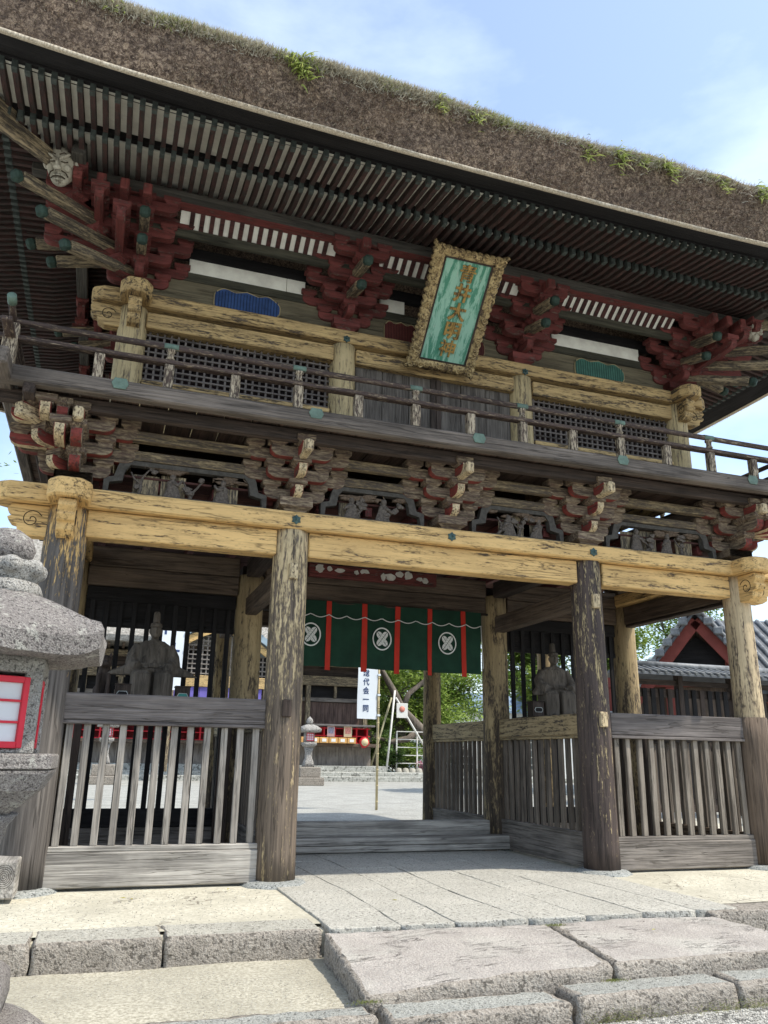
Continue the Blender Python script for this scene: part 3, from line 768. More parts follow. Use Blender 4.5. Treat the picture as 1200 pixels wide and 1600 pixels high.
for s in (-1, 1):
    nose_plate('side_upper_flat_plate', 'y', s*UX, UY-.5, UYB+.5, 6.387, 6.563, .183, ochre_up('y'))
    nose(s*(UX+.14), UY, s, 0, 6.38, .36, .28, .07, ochre_up('x')); nose(s*UX, UY-.13, 0, -1, 6.38, .26, .30, .075, ochre_up('x'))
    box('side_wall_board', (s*UX-.04, UY+.17, 4.85), (s*UX+.04, UYB-.17, 6.38), ochre_up('y'), G, .0)
    box('side_upper_wall_board', (s*UX-.04, UY+.1, 6.57), (s*UX+.04, UYB-.1, 7.5), wood_brown('y'), G, .0)
box('rear_wall_board', (-UX+.15, UYB-.04, 4.85), (UX-.15, UYB+.04, 6.38), wood_brown('x'), G, 0)
box('rear_upper_wall_board', (-UX+.15, UYB-.04, 6.57), (UX-.15, UYB+.04, 7.6), wood_brown('x'), G, 0)
for x in (-XA, 0, XA): boss(-UXA if x < 0 else UXA if x > 0 else 0, UY-.187, 6.425, .052) if x else None
# lattice bays and the door bay
lat = lambda a: wood('lattice_wood', (.19, .16, .14), (.06, .05, .045), a)
for a, b in ((-UX+.17, -UXA-.17), (UXA+.17, UX-.17)):
    e = bpy.data.objects.new('lattice_window', None); e.location = ((a+b)/2, UY, 5.46); link(e, G)
    w = (b-a)/2; n = 27
    box('lattice_backing', (-w, .1, -.0), (w, .12, .67), wood('window_dark', (.03, .014, .014), (.012, .008, .008), 'x'), e, 0)
    for i in range(n):
        x = -w+(i+.5)*2*w/n; box('lattice_bar', (x-.013, -.012, 0), (x+.013, .02, .67), lat('z'), e, .002)
    for i in range(9):
        z = .04+i*.073; box('lattice_crossbar', (-w, -.018, z-.011), (w, .012, z+.012), lat('x'), e, .002)
    box('dado_board', (a, UY-.05, 4.83), (b, UY+.05, 5.46), ochre_up('x'), G, .006)
    box('dado_rail', (a, UY-.1, 5.40), (b, UY+.04, 5.455), ochre_up('x'), G, .006)
for i in range(6):
    w = (2*UXA-.34)/6; x = -UXA+.17+i*w
    box('door_board', (x+.004, UY-.04+(.006 if i % 2 else 0), 4.85), (x+w-.004, UY+.0, 6.13), wood('door_wood', (.19, .165, .14), (.055, .045, .038), 'z', .5), G, .005)
for x in (-.04, .04): box('door_stile', (x-.035, UY-.07, 4.85), (x+.035, UY-.045, 6.13), wood_dark('z'), G, .005)

# bands above the flat plate
box('wall_board', (-UX, UY-.02, 6.567), (UX, UY+.02, 6.92), wood('olive_wall_wood', (.20, .17, .11), (.09, .075, .05), 'x'), G, 0)
box('band_beam', (-UX, UY-.042, 6.92), (UX, UY+.03, 7.04), wood('dark_olive_beam', (.09, .085, .06), (.03, .03, .024), 'x'), G, .008)
for a, b in ((-3.35, -2.1), (-2.095, -1.85), (-.8, -.45), (.45, .8), (1.85, 3.35)):
    box('plaster_strip', (a, UY-.03, 7.045), (b, UY+.02, 7.24), plaster(), G, .003)
box('band_beam', (-UX-.2, UY-.042, 7.245), (UX+.2, UY+.05, 7.40), wood_black, G, .008)
box('step_beam', (-UX-.6, -.14, 7.205), (UX+.6, -.06, 7.315), wood('dark_olive_beam', (.09, .085, .06), (.03, .03, .024), 'x'), G, .01)
# cloud-shaped painted panels
def cloudpanel(cx, cz, L_, h, col, name, label):
    pts = []
    for i in range(64):
        a = 2*PI*i/64; c_, s_ = math.cos(a), math.sin(a)
        x = abs(c_)**.45*(1 if c_ > 0 else -1)*L_/2; z = abs(s_)**.55*(1 if s_ > 0 else -1)*h/2
        z *= 1+.13*math.cos(6*PI*x/L_); x *= 1+.03*math.cos(3*a)
        pts.append((x, z))
    e = obj(name, bm_mesh(prism(pts, -.018, 0, 'y', .004)), plain(name+'_rim', (.33, .27, .15), .7), G, (cx, UY-.021, cz), label=label)
    pts2 = [(x*.965, z*.9) for x, z in pts]
    obj('panel_field', bm_mesh(prism(pts2, -.022, -.0, 'y')), plain(name+'_field', col, .6, .3, 9), e)
    n = 22
    for i in range(1, n):
        x = -L_/2+L_*i/n; hh = h/2*.82*(1-.25*(abs(x)/(L_/2))**4)
        if abs(x) > L_/2*.95: continue
        box('panel_groove', (x-.006, -.026, -hh), (x+.006, -.018, hh), plain(name+'_groove', tuple(c*.45 for c in col), .6), e, 0)
cloudpanel(-2.6, 6.735, .86, .33, (.035, .075, .20), 'blue_cloud_panel', 'blue cloud-shaped louvred panel')
cloudpanel(2.62, 6.735, .86, .33, (.06, .16, .125), 'green_cloud_panel', 'green cloud-shaped louvred panel')
cloudpanel(-.5, 6.735, .5, .33, (.13, .035, .03), 'red_cloud_panel', 'red cloud-shaped panel half hidden by the plaque')
cloudpanel(.5, 6.735, .5, .33, (.13, .035, .03), 'red_cloud_panel', 'red cloud-shaped panel right of the plaque')

# upper brackets
UP = dict(st=.25, ah=.118, mh=.092, aw=.108, short=.72, long_=1.16, n=4, proj=3)
up_m = (red('x'), red('x'), red('x'))
for x in (-UXA, UXA):
    e = bracket_set('bracket_set', x, UY, 6.565)
    bracket(0, 0, 0, mats=up_m, parent=e, key='up', tails=True, **UP)
    box('bracket_nose', (-.055, -1.0, .72), (.055, -.6, .86), red('z'), e, .012)
for s in (-1, 1):
    e = bracket_set('corner_bracket_set', s*UX, UY, 6.565)
    bracket(0, 0, 0, mats=up_m, parent=e, key='up', tails=True, **UP)
    bracket(0, 0, 0, mats=up_m, parent=e, key='up', ang=s*PI/2, tails=True, tl=.45, **UP)
    bracket(0, 0, 0, mats=up_m, parent=e, key='up', ang=s*PI/4, skip_along=True, ext=1.414, tails=True, tl=.72, **UP)
    corner_arms(s, 0, .25, .118, .092, .108, e, 'up', up_m, 4)
    for q in (0, .25, .5, .75): box('bracket_nose', (s*q-.05, -1.06, .73), (s*q+.05, -.80, .87), red('z'), e, .012)
    for q in (0, .25, .5): box('bracket_nose', (s*.95-.13, -q-.05, .73), (s*.95+.13, -q+.05, .87), red('x'), e, .012)
for y in (UYB, (UY+UYB)/2):
    for s in (-1, 1):
        e = bracket_set('side_bracket_set', s*UX, y, 6.565); bracket(0, 0, 0, mats=up_m, parent=e, key='up', ang=s*PI/2, tails=True, **UP)

# purlin ring at three steps out (front, sides)
PD = .35           # distance in front of lower wall line
pm = wood('purlin_wood', (.10, .09, .075), (.032, .03, .026), 'x')
box('eave_purlin', (-XW-PD-.5, -PD-.075, 7.455), (XW+PD+.5, -PD+.075, 7.62), wood('purlin_wood', (.10, .09, .075), (.032, .03, .026), 'x'), G, .012)
box('purlin_red_edge', (-XW-PD-.1, -PD-.078, 7.44), (XW+PD+.1, -PD+.06, 7.456), red('x'), G, .002)
for s in (-1, 1):
    x = s*(XW+PD)
    box('side_eave_purlin', (x-.075, -PD-.5, 7.457), (x+.075, D2+PD+.5, 7.618), wood('purlin_wood', (.10, .09, .075), (.032, .03, .026), 'y'), G, .012)
# ribbed cove between step beam and purlin
skip = lambda x: any(abs(x-c) < .34 for c in (-UXA, UXA)) or abs(x) > UX-.42
cv = [(-.11, 7.285), (-.16, 7.33), (-.23, 7.38), (-.31, 7.44)]
def cove_strip(x0, x1, name, mat, off, w0):
    vs, fs = [], []
    for (y, z) in cv: vs += [(x0, y, z+off), (x1, y, z+off), (x0, y+.012, z+off+.03), (x1, y+.012, z+off+.03)]
    for k in range(len(cv)-1):
        a, b = 4*k, 4*k+4
        fs += [(a, a+1, b+1, b), (a+2, b+2, b+3, a+3), (a, b, b+2, a+2), (a+1, a+3, b+3, b+1)]
    fs += [(0, 2, 3, 1), (4*len(cv)-4, 4*len(cv)-3, 4*len(cv)-1, 4*len(cv)-2)]
    return obj(name, frm(vs, fs), mat, G)
for a, b in ((-UX+.4, -UXA-.3), (-UXA+.3, UXA-.3), (UXA+.3, UX-.4)): cove_strip(a, b, 'cove_board', plaster(), .03, 0)
x = -UX+.3
while x < UX-.25:
    if not skip(x): cove_strip(x-.027, x+.027, 'cove_rib', wood('rafter_wood', (.10, .04, .035), (.03, .016, .015), 'x'), -.004, 0)
    x += .118

# ================================================================== RAFTERS
EO = 2.2
def upsw(a, half, d): return .30*(min(1.15, abs(a)/(half+EO)))**3*max(0, min(1, (d-PD)/(EO-PD)))
SYC = D2/2
def P(side, a, d, z):
    """point at distance d outward of the lower wall line; a along the side"""
    if side == 'f': return Vector((a, -d, z+upsw(a, XW, d)))
    if side == 'r': return Vector((XW+d, a, z+upsw(a-SYC, SYC, d)))
    if side == 'l': return Vector((-XW-d, a, z+upsw(a-SYC, SYC, d)))
def rafter(name, side, a, pts, w, h, mat, tipm, tipn):
    V = [P(side, a, d, z) for d, z in pts]
    lat = Vector((w/2, 0, 0)) if side == 'f' else Vector((0, w/2, 0))
    vs, fs = [], []
    c = V[-1]
    for p in V:
        for s_, t_ in ((-1, 0), (1, 0), (1, 1), (-1, 1)): q = p+lat*s_+Vector((0, 0, t_*h)); vs.append(q-c)
    for k in range(len(V)-1):
        for i in range(4): j = (i+1) % 4; fs.append((4*k+i, 4*k+j, 4*k+4+j, 4*k+4+i))
    m = 4*len(V)-4; fs += [(3, 2, 1, 0), (m, m+1, m+2, m+3)]
    o = obj(name, frm(vs, fs), mat, G, c)
    # painted tip
    d = (V[-1]-V[-2]).normalized(); q = V[-1]
    t = obj(tipn, box_mesh(w*1.08, .075, h*1.06, .003, key=tipm.name) if side == 'f' else box_mesh(.075, w*1.08, h*1.06, .003, key=tipm.name), None, o, d*-.03+Vector((0, 0, h/2)))
    if not t.data.materials: t.data.materials.append(tipm)
    return o
raf = paint('rafter_paint', (.088, .048, .041), (.054, .03, .027), (.075, .062, .053), (.025, .02, .018), .62, 'y', cross=20, along=4)
rafs = paint('rafter_paint', (.088, .048, .041), (.054, .03, .027), (.075, .062, .053), (.025, .02, .018), .62, 'x', cross=20, along=4)
tipm = plain('rafter_tip_paint', (.055, .065, .058), .6, .5, 18)
def base_z(d): return 7.625-.20*(d-PD)-.0+.045*((d-.7)/.5)**2*0
BP = [(-.35, 7.76), (PD, 7.625), (.75, 7.50), (1.12, 7.455)]
FP = [(.95, 7.585), (1.3, 7.49), (1.78, 7.40)]
SP = .1195
n = int((XW+1.75)/SP)
for k in range(-n, n+1):
    a = k*SP
    lim = lambda d: abs(a) < XW+d
    if abs(a) <= XW+1.72:
        st = max(.95, abs(a)-XW+.02)
        fp = [(d, z) for d, z in ((st, 7.585-(st-.95)*.24), (max(st+.02, 1.35), 7.478), (1.78, 7.40))]
        rafter('flying_rafter', 'f', a, fp, .05, .10, raf, tipm, 'rafter_tip')
    if abs(a) <= XW+1.08:
        st = max(-.35, abs(a)-XW+.02)
        bp = [(d, z) for d, z in BP if d > st+.05]
        z0 = 7.76 if st < -.3 else 7.455+(1.12-st)*.2
        rafter('base_rafter', 'f', a, [(st, z0)]+bp, .05, .12, raf, tipm, 'rafter_tip')
for side in ('r', 'l'):
    half = SYC
    n2 = int((half+1.75)/SP)
    for k in range(-n2, n2+1):
        a = SYC+k*SP; e = abs(k*SP)
        if e <= half+1.72:
            st = max(.95, e-half+.02)
            rafter('side_flying_rafter', side, a, [(st, 7.585-(st-.95)*.24), (max(st+.02, 1.35), 7.478), (1.78, 7.40)], .05, .10, rafs, tipm, 'rafter_tip')
        if e <= half+1.08:
            st = max(-.35, e-half+.02)
            rafter('side_base_rafter', side, a, [(st, 7.76 if st < -.3 else 7.455+(1.12-st)*.2)]+[(d, z) for d, z in BP if d > st+.05], .05, .12, rafs, tipm, 'rafter_tip')
# strips and soffit boards following the sweep
def strip(name, side, d0, z0, d1, z1, th, mat, parent=G, n=60, inset=0):
    half = (XW if side == 'f' else SYC); c = 0 if side == 'f' else SYC
    vs, fs = [], []
    for i in range(n+1):
        for d, z in ((d0, z0), (d1, z1)):
            a = c+(i/n*2-1)*(half+d-inset)
            p = P(side, a, d, z); vs += [p, p+Vector((0, 0, th))]
    for i in range(n):
        a, b = 4*i, 4*i+4
        fs += [(a, b, b+2, a+2), (a+1, a+3, b+3, b+1), (a, a+1, b+1, b), (a+2, b+2, b+3, a+3)]
    fs += [(0, 2, 3, 1), (4*n, 4*n+1, 4*n+3, 4*n+2)]
    return obj(name, frm(vs, fs), mat, parent)
for sd in ('f', 'r', 'l'):
    ax = 'x' if sd == 'f' else 'y'
    strip('rafter_support_strip', sd, 1.02, 7.585, 1.09, 7.572, .07, wood_black(ax), inset=.05)
    strip('soffit_board', sd, -.3, 7.835, 1.02, 7.558, .02, plaster())
    strip('soffit_board', sd, 1.0, 7.655, 1.74, 7.49, .02, plaster())
    strip('eave_board', sd, 1.69, 7.50, 1.80, 7.49, .11, wood_black(ax))
    strip('eave_soffit', sd, 1.80, 7.515, 2.18, 7.352, .12, wood_black(ax))
# hip rafters
for s in (-1, 1):
    c = [(s*(XW+d), -d, z+.30*((XW+d)/(XW+EO))**3*max(0, (d-PD)/(EO-PD))) for d, z in ((-.3, 7.70), (PD, 7.50), (1.25, 7.34))]
    for a, b in zip(c, c[1:]): beam('hip_rafter', a, b, .13, .17, ochre_worn, G, .02)
    c = [(s*(XW+d), -d, z+.30*((XW+d)/(XW+EO))**3*max(0, (d-PD)/(EO-PD))) for d, z in ((1.0, 7.52), (2.0, 7.36))]
    beam('hip_rafter', c[0], c[1], .12, .15, ochre_worn, G, .02)

# ================================================================== THATCH
def thatch_mat():
    t = NT('thatch'); v = t.coords((1, 1, 1), rnd=False)
    a = t.noise(v, 20, 4, .9, .6); b = t.noise(v, 2.2, 5, .6); c_ = t.noise(v, 150, 2, .7)
    c = t.ramp(a, [(.37, (.05, .033, .024)), (.49, (.22, .155, .11)), (.60, (.58, .43, .30))])
    c = t.mix(t.ramp(b, [(.38, .0), (.7, .6)]), c, (.10, .073, .06))
    d = t.noise(v, .9, 4, .6); c = t.mix(t.ramp(d, [(.55, 0.), (.75, .45)]), c, (.16, .10, .06))
    t.bump(t.math('ADD', a, t.math('MULTIPLY', c_, .5)), 1.0, .03); return t.done(c, .95)
TH = thatch_mat()
def ring_mesh(prof, n=110, wob=.02, name='roof', sides=('f', 'r', 'b', 'l'), seed=0, wobz=1.):
    """sweep profile [(d,z,sweep,wobble)] round the eaves; corners mitred and rounded"""
    loops = []
    cx, cy = 0, SYC
    for d, z, sw, wb in prof:
        hx, hy = XW+d, SYC+d; loop = []
        for sd in sides:
            for i in range(n):
                u = i/n*2-1
                if sd == 'f': x, y = u*hx, -hy
                elif sd == 'r': x, y = hx, u*hy
                elif sd == 'b': x, y = -u*hx, hy
                else: x, y = -hx, -u*hy
                # round the corners a little
                r = .35; ex, ey = abs(x)-(hx-r), abs(y)-(hy-r)
                if ex > 0 and ey > 0:
                    k_ = math.hypot(ex, ey); f = r/max(k_, r) if k_ > r else 1
                    x = math.copysign(hx-r+ex*f, x); y = math.copysign(hy-r+ey*f, y)
                cor = (min(1, abs(x)/(XW+EO))**3)*(min(1, abs(y)/(SYC+EO))**3)
                zz = z+.30*cor*sw
                w = (noise.noise(Vector((x*.8+seed, y*.8, z*.9)))+.8*noise.noise(Vector((x*.35+seed, 3, y*.35))))*wb+noise.noise(Vector((x*4+seed, y*4, z*5)))*wb*.45
                nx, ny = (x/hx, 0) if sd in 'rl' else (0, y/hy)
                loop.append((x+nx*w, y+cy+ny*w, zz+w*.5*wobz))
        loops.append(loop)
    vs = [v for l_ in loops for v in l_]; m = len(loops[0]); fs = []
    for k in range(len(loops)-1):
        for i in range(m): j = (i+1) % m; fs.append((k*m+i, k*m+j, (k+1)*m+j, (k+1)*m+i))
    return frm(vs, fs, name, True), loops
prof = [(2.165, 7.40, 1, .0), (2.172, 7.36, 1, 0.), (2.19, 7.345, 1, .004), (2.215, 7.40, 1, .008), (2.25, 7.52, 1, .015), (2.29, 7.66, 1, .03), (2.32, 7.80, 1, .045), (2.335, 7.92, 1, .06), (2.32, 8.01, 1, .07), (2.26, 8.08, 1, .075), (2.14, 8.14, 1, .075),
        (1.9, 8.25, 1, .04), (1.5, 8.50, .8, .04), (1.0, 8.85, .6, .04), (.3, 9.4, .3, .04), (-.5, 10.1, .1, .03), (-1.3, 10.95, 0, .02), (-2.1, 11.9, 0, .02), (-2.55, 12.5, 0, .01)]
me, loops = ring_mesh(prof, 130)
TR = obj('thatched_roof', me, TH, G, label='thick moss-edged thatched roof')
me2, _ = ring_mesh([(2.165, 7.352, 1, 0), (2.20, 7.330, 1, .003), (2.224, 7.335, 1, .008), (2.228, 7.362, 1, .010), (2.205, 7.385, 1, .004)], 130)
lipm = NT('straw_lip'); lv = lipm.coords((60, 60, 8), rnd=False); lf = lipm.noise(lv, 1, 3, .7); lipm.bump(lf, .8, .01)
obj('straw_lip', me2, lipm.done(lipm.ramp(lf, [(.3, (.30, .24, .17)), (.65, (.66, .58, .45))]), .9), TR)
box('roof_ridge', (-2.0, SYC-.3, 12.2), (2.0, SYC+.3, 13.0), TH, TR, .1)
# straw bristle and moss along the eaves: thin blades
def blades(name, spots, mats, parent, lab=None):
    vs, fs, mi = [], [], []
    for (p, d, L_, w, m) in spots:
        d = d.normalized(); s_ = d.cross(Vector((random.uniform(-1, 1), random.uniform(-1, 1), random.uniform(-1, 1)))).normalized()*w
        b = len(vs); mid = p+d*L_*.55+Vector((0, 0, -L_*.04)); tip = p+d*L_+Vector((0, 0, -L_*.16))
        vs += [p-s_, p+s_, mid+s_*.6, mid-s_*.6, tip]; fs += [(b, b+1, b+2, b+3), (b+3, b+2, b+4)]; mi += [m, m]
    me = frm(vs, fs, name)
    o = obj(name, me, mats, parent); me.polygons.foreach_set('material_index', mi); o['kind'] = 'stuff'; return o
def leafm(name, c1, c2, rough=.6):
    k = ('lf', name)
    if k in _M: return _M[k]
    t = NT(name); v = t.coords((3, 3, 3)); f = t.noise(v, 1, 3, .6)
    g = t.n('ShaderNodeNewGeometry'); r = t.ramp(g.outputs['Random Per Island'], [(0, c1), (1, c2)])
    c = t.mix(t.math('MULTIPLY', f, .3), r, tuple(x*.5 for x in c1))
    t.done(c, rough); t.b.inputs['Specular IOR Level'].default_value = .2
    tr = t.n('ShaderNodeBsdfTranslucent'); t.l(r, tr.inputs['Color']); ms = t.n('ShaderNodeMixShader'); ms.inputs[0].default_value = .35
    ot = t.t.nodes['Material Output']; t.l(t.b.outputs[0], ms.inputs[1]); t.l(tr.outputs[0], ms.inputs[2]); t.l(ms.outputs[0], ot.inputs['Surface'])
    _M[k] = t.m; return t.m
straw = plain('dry_straw', (.38, .33, .25), .9, .4, 30, 0); strawd = plain('dark_straw', (.15, .11, .085), .9, .4, 30, 0); strawm = plain('mid_straw', (.28, .21, .16), .9, .4, 30, 0)
mossm = leafm('moss_green', (.18, .22, .06), (.42, .44, .18)); lich = plain('pale_lichen', (.60, .57, .46), .9, .3, 30, 0)
def eave_pt(side, a, t):
    # point on the thatch face, t 0 bottom .. 1 top rounding
    tab = [(2.22, 7.40), (2.25, 7.52), (2.29, 7.66), (2.32, 7.80), (2.335, 7.92), (2.32, 8.01), (2.26, 8.08), (2.14, 8.14), (1.9, 8.25)]
    f = t*(len(tab)-1); i = min(len(tab)-2, int(f)); u = f-i
    d = tab[i][0]*(1-u)+tab[i+1][0]*u; z = tab[i][1]*(1-u)+tab[i+1][1]*u
    if side == 'f': x, y = a, -d
    elif side == 'r': x, y = XW+d, a
    else: x, y = -XW-d, a
    hx, hy = XW+d, SYC+d; Y = y-SYC
    cor = (min(1, abs(x)/(XW+EO))**3)*(min(1, abs(Y)/(SYC+EO))**3); z += .30*cor
    wb = .02+.05*min(1, t*1.6)
    w = (noise.noise(Vector((x*.8, Y*.8, z*.9)))+.8*noise.noise(Vector((x*.35, 3, Y*.35))))*wb+noise.noise(Vector((x*4, Y*4, z*5)))*wb*.45
    n_ = Vector((0, -1, 0)) if side == 'f' else Vector((1 if side == 'r' else -1, 0, 0))
    return Vector((x, y, z))+n_*w, n_
rnd = random.Random(3); spots = []; R_ = lambda a: rnd.uniform(-a, a)
for side, n_, rng in (('f', 60000, (-6.5, 6.5)), ('r', 14000, (-2.1, 7.3)), ('l', 5000, (-2.1, 7.3))):
    for i in range(n_):
        a = rnd.uniform(*rng); t = rnd.random()**.9
        p, no = eave_pt(side, a, t)
        d = no*.8+Vector((R_(.5), R_(.5), R_(.5)-.15))
        spots.append((p-no*.01, d, rnd.uniform(.025, .06), .0035, rnd.choice((0, 0, 1, 1, 2, 2, 1))))
    for i in range(n_//7):        # lip bristle
        a = rnd.uniform(*rng); p, no = eave_pt(side, a, 0)
        spots.append((p+Vector((0, 0, -.05+R_(.015))), no*.6+Vector((R_(.4), R_(.4), -.5)), rnd.uniform(.015, .035), .002, 3))
blades('straw_bristle', spots, [straw, strawd, strawm, plain('lip_straw', (.55, .48, .36), .9, .3, 30, 0)], TR)
spots = []
for side, n_, rng in (('f', 95000, (-6.5, 6.5)), ('r', 6000, (-2.1, 7.3))):
    for i in range(n_):
        a = rnd.uniform(*rng)
        dens = .5+.9*noise.noise(Vector((a*.9, 2, 0)))+.5*noise.noise(Vector((a*4, 5, 0)))
        if rnd.random() > (dens+.15)*(1. if a < -1.5 else max(.3, 1-.45*(a+1.5))): continue
        t = min(.95, max(.36, rnd.gauss(.60+.05*noise.noise(Vector((a*2.2, 9, 0))), .07)))
        p, no = eave_pt(side, a, t); g = noise.noise(Vector((a*1.7, 8, 0)))
        m = rnd.choice((0, 0, 1)) if rnd.random() < .12+g*1.2 else rnd.choice((2, 2, 1, 1, 1))
        spots.append((p-no*.01, no*.7+Vector((R_(.6), R_(.6), rnd.uniform(-.5, 1.0))), rnd.uniform(.03, .12), .0042, m))
blades('moss_fringe', spots, [mossm, lich, straw], TR)
# ================================================================== FENCES OF THE LOWER STOREY
def slat_fence(label, p, q, n, rail, board, slatm, zr=(1.545, 1.81), zb=(.02, .335), w=.066, dp=.05, lean=0., group=None, cap=True):
    """p,q: ends (x,y) between the pillars"""
    P_, Q_ = Vector((*p, 0)), Vector((*q, 0)); d = Q_-P_; L_ = d.length; ang = math.atan2(d.y, d.x)
    t = thing('slat_fence', label, 'fence', P_, ang, group)
    def part(nm, a, b, mf, bev=.008):
        return box(nm, a, b, mf, t, bev)
    part('top_rail', (0, -.055, zr[0]), (L_, .055, zr[1]), rail, .012)
    part('rail_moulding', (0, -.065, zr[0]-.035), (L_, .045, zr[0]-.001), rail, .006)
    part('bottom_board', (0, -.06, zb[0]), (L_, .05, zb[1]), board, .012)
    part('board_cap', (0, -.045, zb[1]+.001), (L_, .055, zb[1]+.052), board, .008)
    pit = L_/n
    for i in range(n):
        x = pit*(i+.5); h0 = zb[1]+.052; h1 = zr[0]-.035
        o = box('slat', (x-w/2, -dp/2, h0), (x+w/2, dp/2, h1), slatm, t, .004)
        o.rotation_euler = (random.uniform(-.004, .004), random.uniform(-.004, .004), random.uniform(-.05, .05)); o.location.x += random.uniform(-.006, .006)
    return t
r_ = .2
dark_rail = lambda a='x': wood('rail_wood', (.20, .175, .16), (.08, .068, .062), a)
slat_fence('weathered grey slat fence in the left front bay, between the lantern and the flaking pillar', (-XW+r_-.01, -.02), (-XA-r_+.01, -.02), 12, dark_rail, wood_pale, wood('slat_wood', (.37, .335, .29), (.12, .108, .095), 'z'))
slat_fence('grey slat fence in the right front bay beside the repaired corner pillar', (XA+r_-.01, -.02), (XW-r_+.01, -.02), 12, dark_rail, wood_grey, wood('slat_wood_dim', (.30, .26, .21), (.11, .09, .072), 'z'))
in_slat = wood('slat_wood_dark', (.20, .165, .13), (.07, .058, .048), 'z')
ochre_rail = lambda a='x': paint('ochre_rail_paint', (.50, .385, .21), (.36, .27, .15), (.12, .095, .07), (.04, .032, .026), .72, a, cross=24, along=2)
slat_fence('slat fence along the right side of the passage with an ochre top rail', (XA, r_-.01), (XA, D-r_+.01), 13, ochre_rail, wood_grey, in_slat, zb=(.02, .36))
slat_fence('rear slat fence on the right of the passage beyond the timber steps', (XA, D+r_-.01), (XA, D2-.15), 13, ochre_rail, wood_grey, in_slat, zb=(.02, .36))
slat_fence('slat fence along the left side of the passage behind the flaking pillar', (-XA, r_-.01), (-XA, D-r_+.01), 13, ochre_worn, wood_grey, in_slat, zb=(.02, .36))
slat_fence('rear slat fence on the left of the passage', (-XA, D+r_-.01), (-XA, D2-.15), 13, ochre_worn, wood_grey, in_slat, zb=(.02, .36))
# tall dark bar screens in the middle row, behind the statues
def bar_screen(label, x0, x1, n):
    t = thing('bar_screen', label, 'screen', (x0, D, 0)); L_ = x1-x0
    box('sill_beam', (0, -.06, .34), (L_, .06, .56), wood_black, t, .01); box('head_beam', (0, -.06, 3.2), (L_, .06, 3.39), wood_black, t, .01)
    box('kick_board', (0, -.04, .0), (L_, .04, .335), wood_grey, t, .004)
    box('middle_rail', (0, -.035, 2.86), (L_, .035, 2.93), wood_black, t, .004)
    box('head_board', (0, -.015, 2.93), (L_, .015, 3.2), wood_black, t, .0)
    for i in range(n):
        x = L_*(i+.5)/n; box('bar', (x-.032, -.055, .561), (x+.032, -.036+.02, 3.2), wood_black('z'), t, .003)
bar_screen('black wooden bar screen behind the seated statue in the left bay', -XW+.2, -XA-.2, 11)
bar_screen('black wooden bar screen behind the seated statue in the right bay', XA+.2, XW-.2, 11)
# side walls: low slat fences on the right and left flanks
slat_fence('dark slat fence on the right flank of the gate', (XW, r_-.01), (XW, D-r_+.01), 15, dark_rail, wood_brown, in_slat)
slat_fence('dark slat fence on the left flank of the gate', (-XW, r_-.01), (-XW, D-r_+.01), 15, dark_rail, wood_brown, in_slat)
# timber steps at the threshold
t = thing('timber_steps', 'grey timber steps crossing the passage under the green curtain', 'steps', (0, 2.2, 0))
box('step_beam', (-1.74, 0, .025), (1.9, .28, .105), wood_pale, t, .01); box('step_beam', (-1.74, .004, .108), (1.9, .28, .205), wood_pale, t, .01)
box('threshold_beam', (-1.72, .30, .02), (1.74, .5, .389), wood_pale, t, .012)
box('step_block', (-1.6, .02, 0), (-1.4, .2, .024), wood_brown, t, .004); box('step_block', (1.5, .02, 0), (1.7, .2, .024), wood_brown, t, .004)

# ================================================================== NAME PLAQUE
up = Vector((0, -1.0, 1.08)).normalized(); xr = Vector((1, 0, 0)); nrm = xr.cross(up)
PQ = thing('name_plaque', 'tilted green plaque with gold characters in a carved scalloped frame', 'plaque')
PQ.matrix_world = Matrix.Translation(Vector((-.03, -.375, 6.755))) @ Matrix((xr, up, nrm)).transposed().to_4x4()
PW, PL = .645, 1.31
pg = NT('flaking_green'); pv = pg.coords((13, 2.2, 10), rnd=False); pf = pg.noise(pv, 1, 9, .75, .4)
pm_ = pg.ramp(pf, [(.46, 0.), (.53, 1.)]); pc = pg.mix(pm_, (.075, .25, .165), (.30, .52, .40)); pf2 = pg.noise(pg.coords((40, 7, 10), rnd=False), 1, 5, .7)
pc = pg.mix(pg.ramp(pf2, [(.62, 0.), (.68, .7)]), pc, (.42, .44, .38)); pg.bump(pf, .4, .006)
obj('plaque_panel', box_mesh(PW, PL, .05, .004, key='pq'), pg.done(pc, .7), PQ, (0, 0, .0))
gold = paint('carved_gold', (.62, .47, .24), (.42, .30, .14), (.20, .14, .08), (.06, .04, .03), .66, 'z', cross=14, along=8)
# scalloped frame outline, flaring at the corners
def frame_outline(top_w, bot_w, h2):
    pts = []
    corners = [(-bot_w, -h2), (bot_w, -h2), (top_w, h2), (-top_w, h2)]
    for i in range(4):
        a, b = Vector(corners[i]), Vector(corners[(i+1) % 4]); m = 12 if i % 2 == 0 else 20
        n_ = Vector(((b-a).y, -(b-a).x)).normalized()
        for k in range(m*4):
            u = k/(m*4); s_ = abs(math.sin(PI*u*m))**.7
            flare = .10*(abs(u*2-1)**3.0)
            j = noise.noise(Vector((u*6, i*3.3, 0)))*.012
            pts.append(a.lerp(b, u)+n_*(s_*.022-.035+j+flare*.25)+ (b-a).normalized()*(flare*.35*(1 if u > .5 else -1)))
    return pts
oo = frame_outline(.50, .48, .80); ii = []
for p in oo: ii.append(Vector((max(-PW/2-.005, min(PW/2+.005, p.x*1.4)), max(-PL/2-.005, min(PL/2+.005, p.y*1.4)))))
bm = bmesh.new(); V = []; n = len(oo)
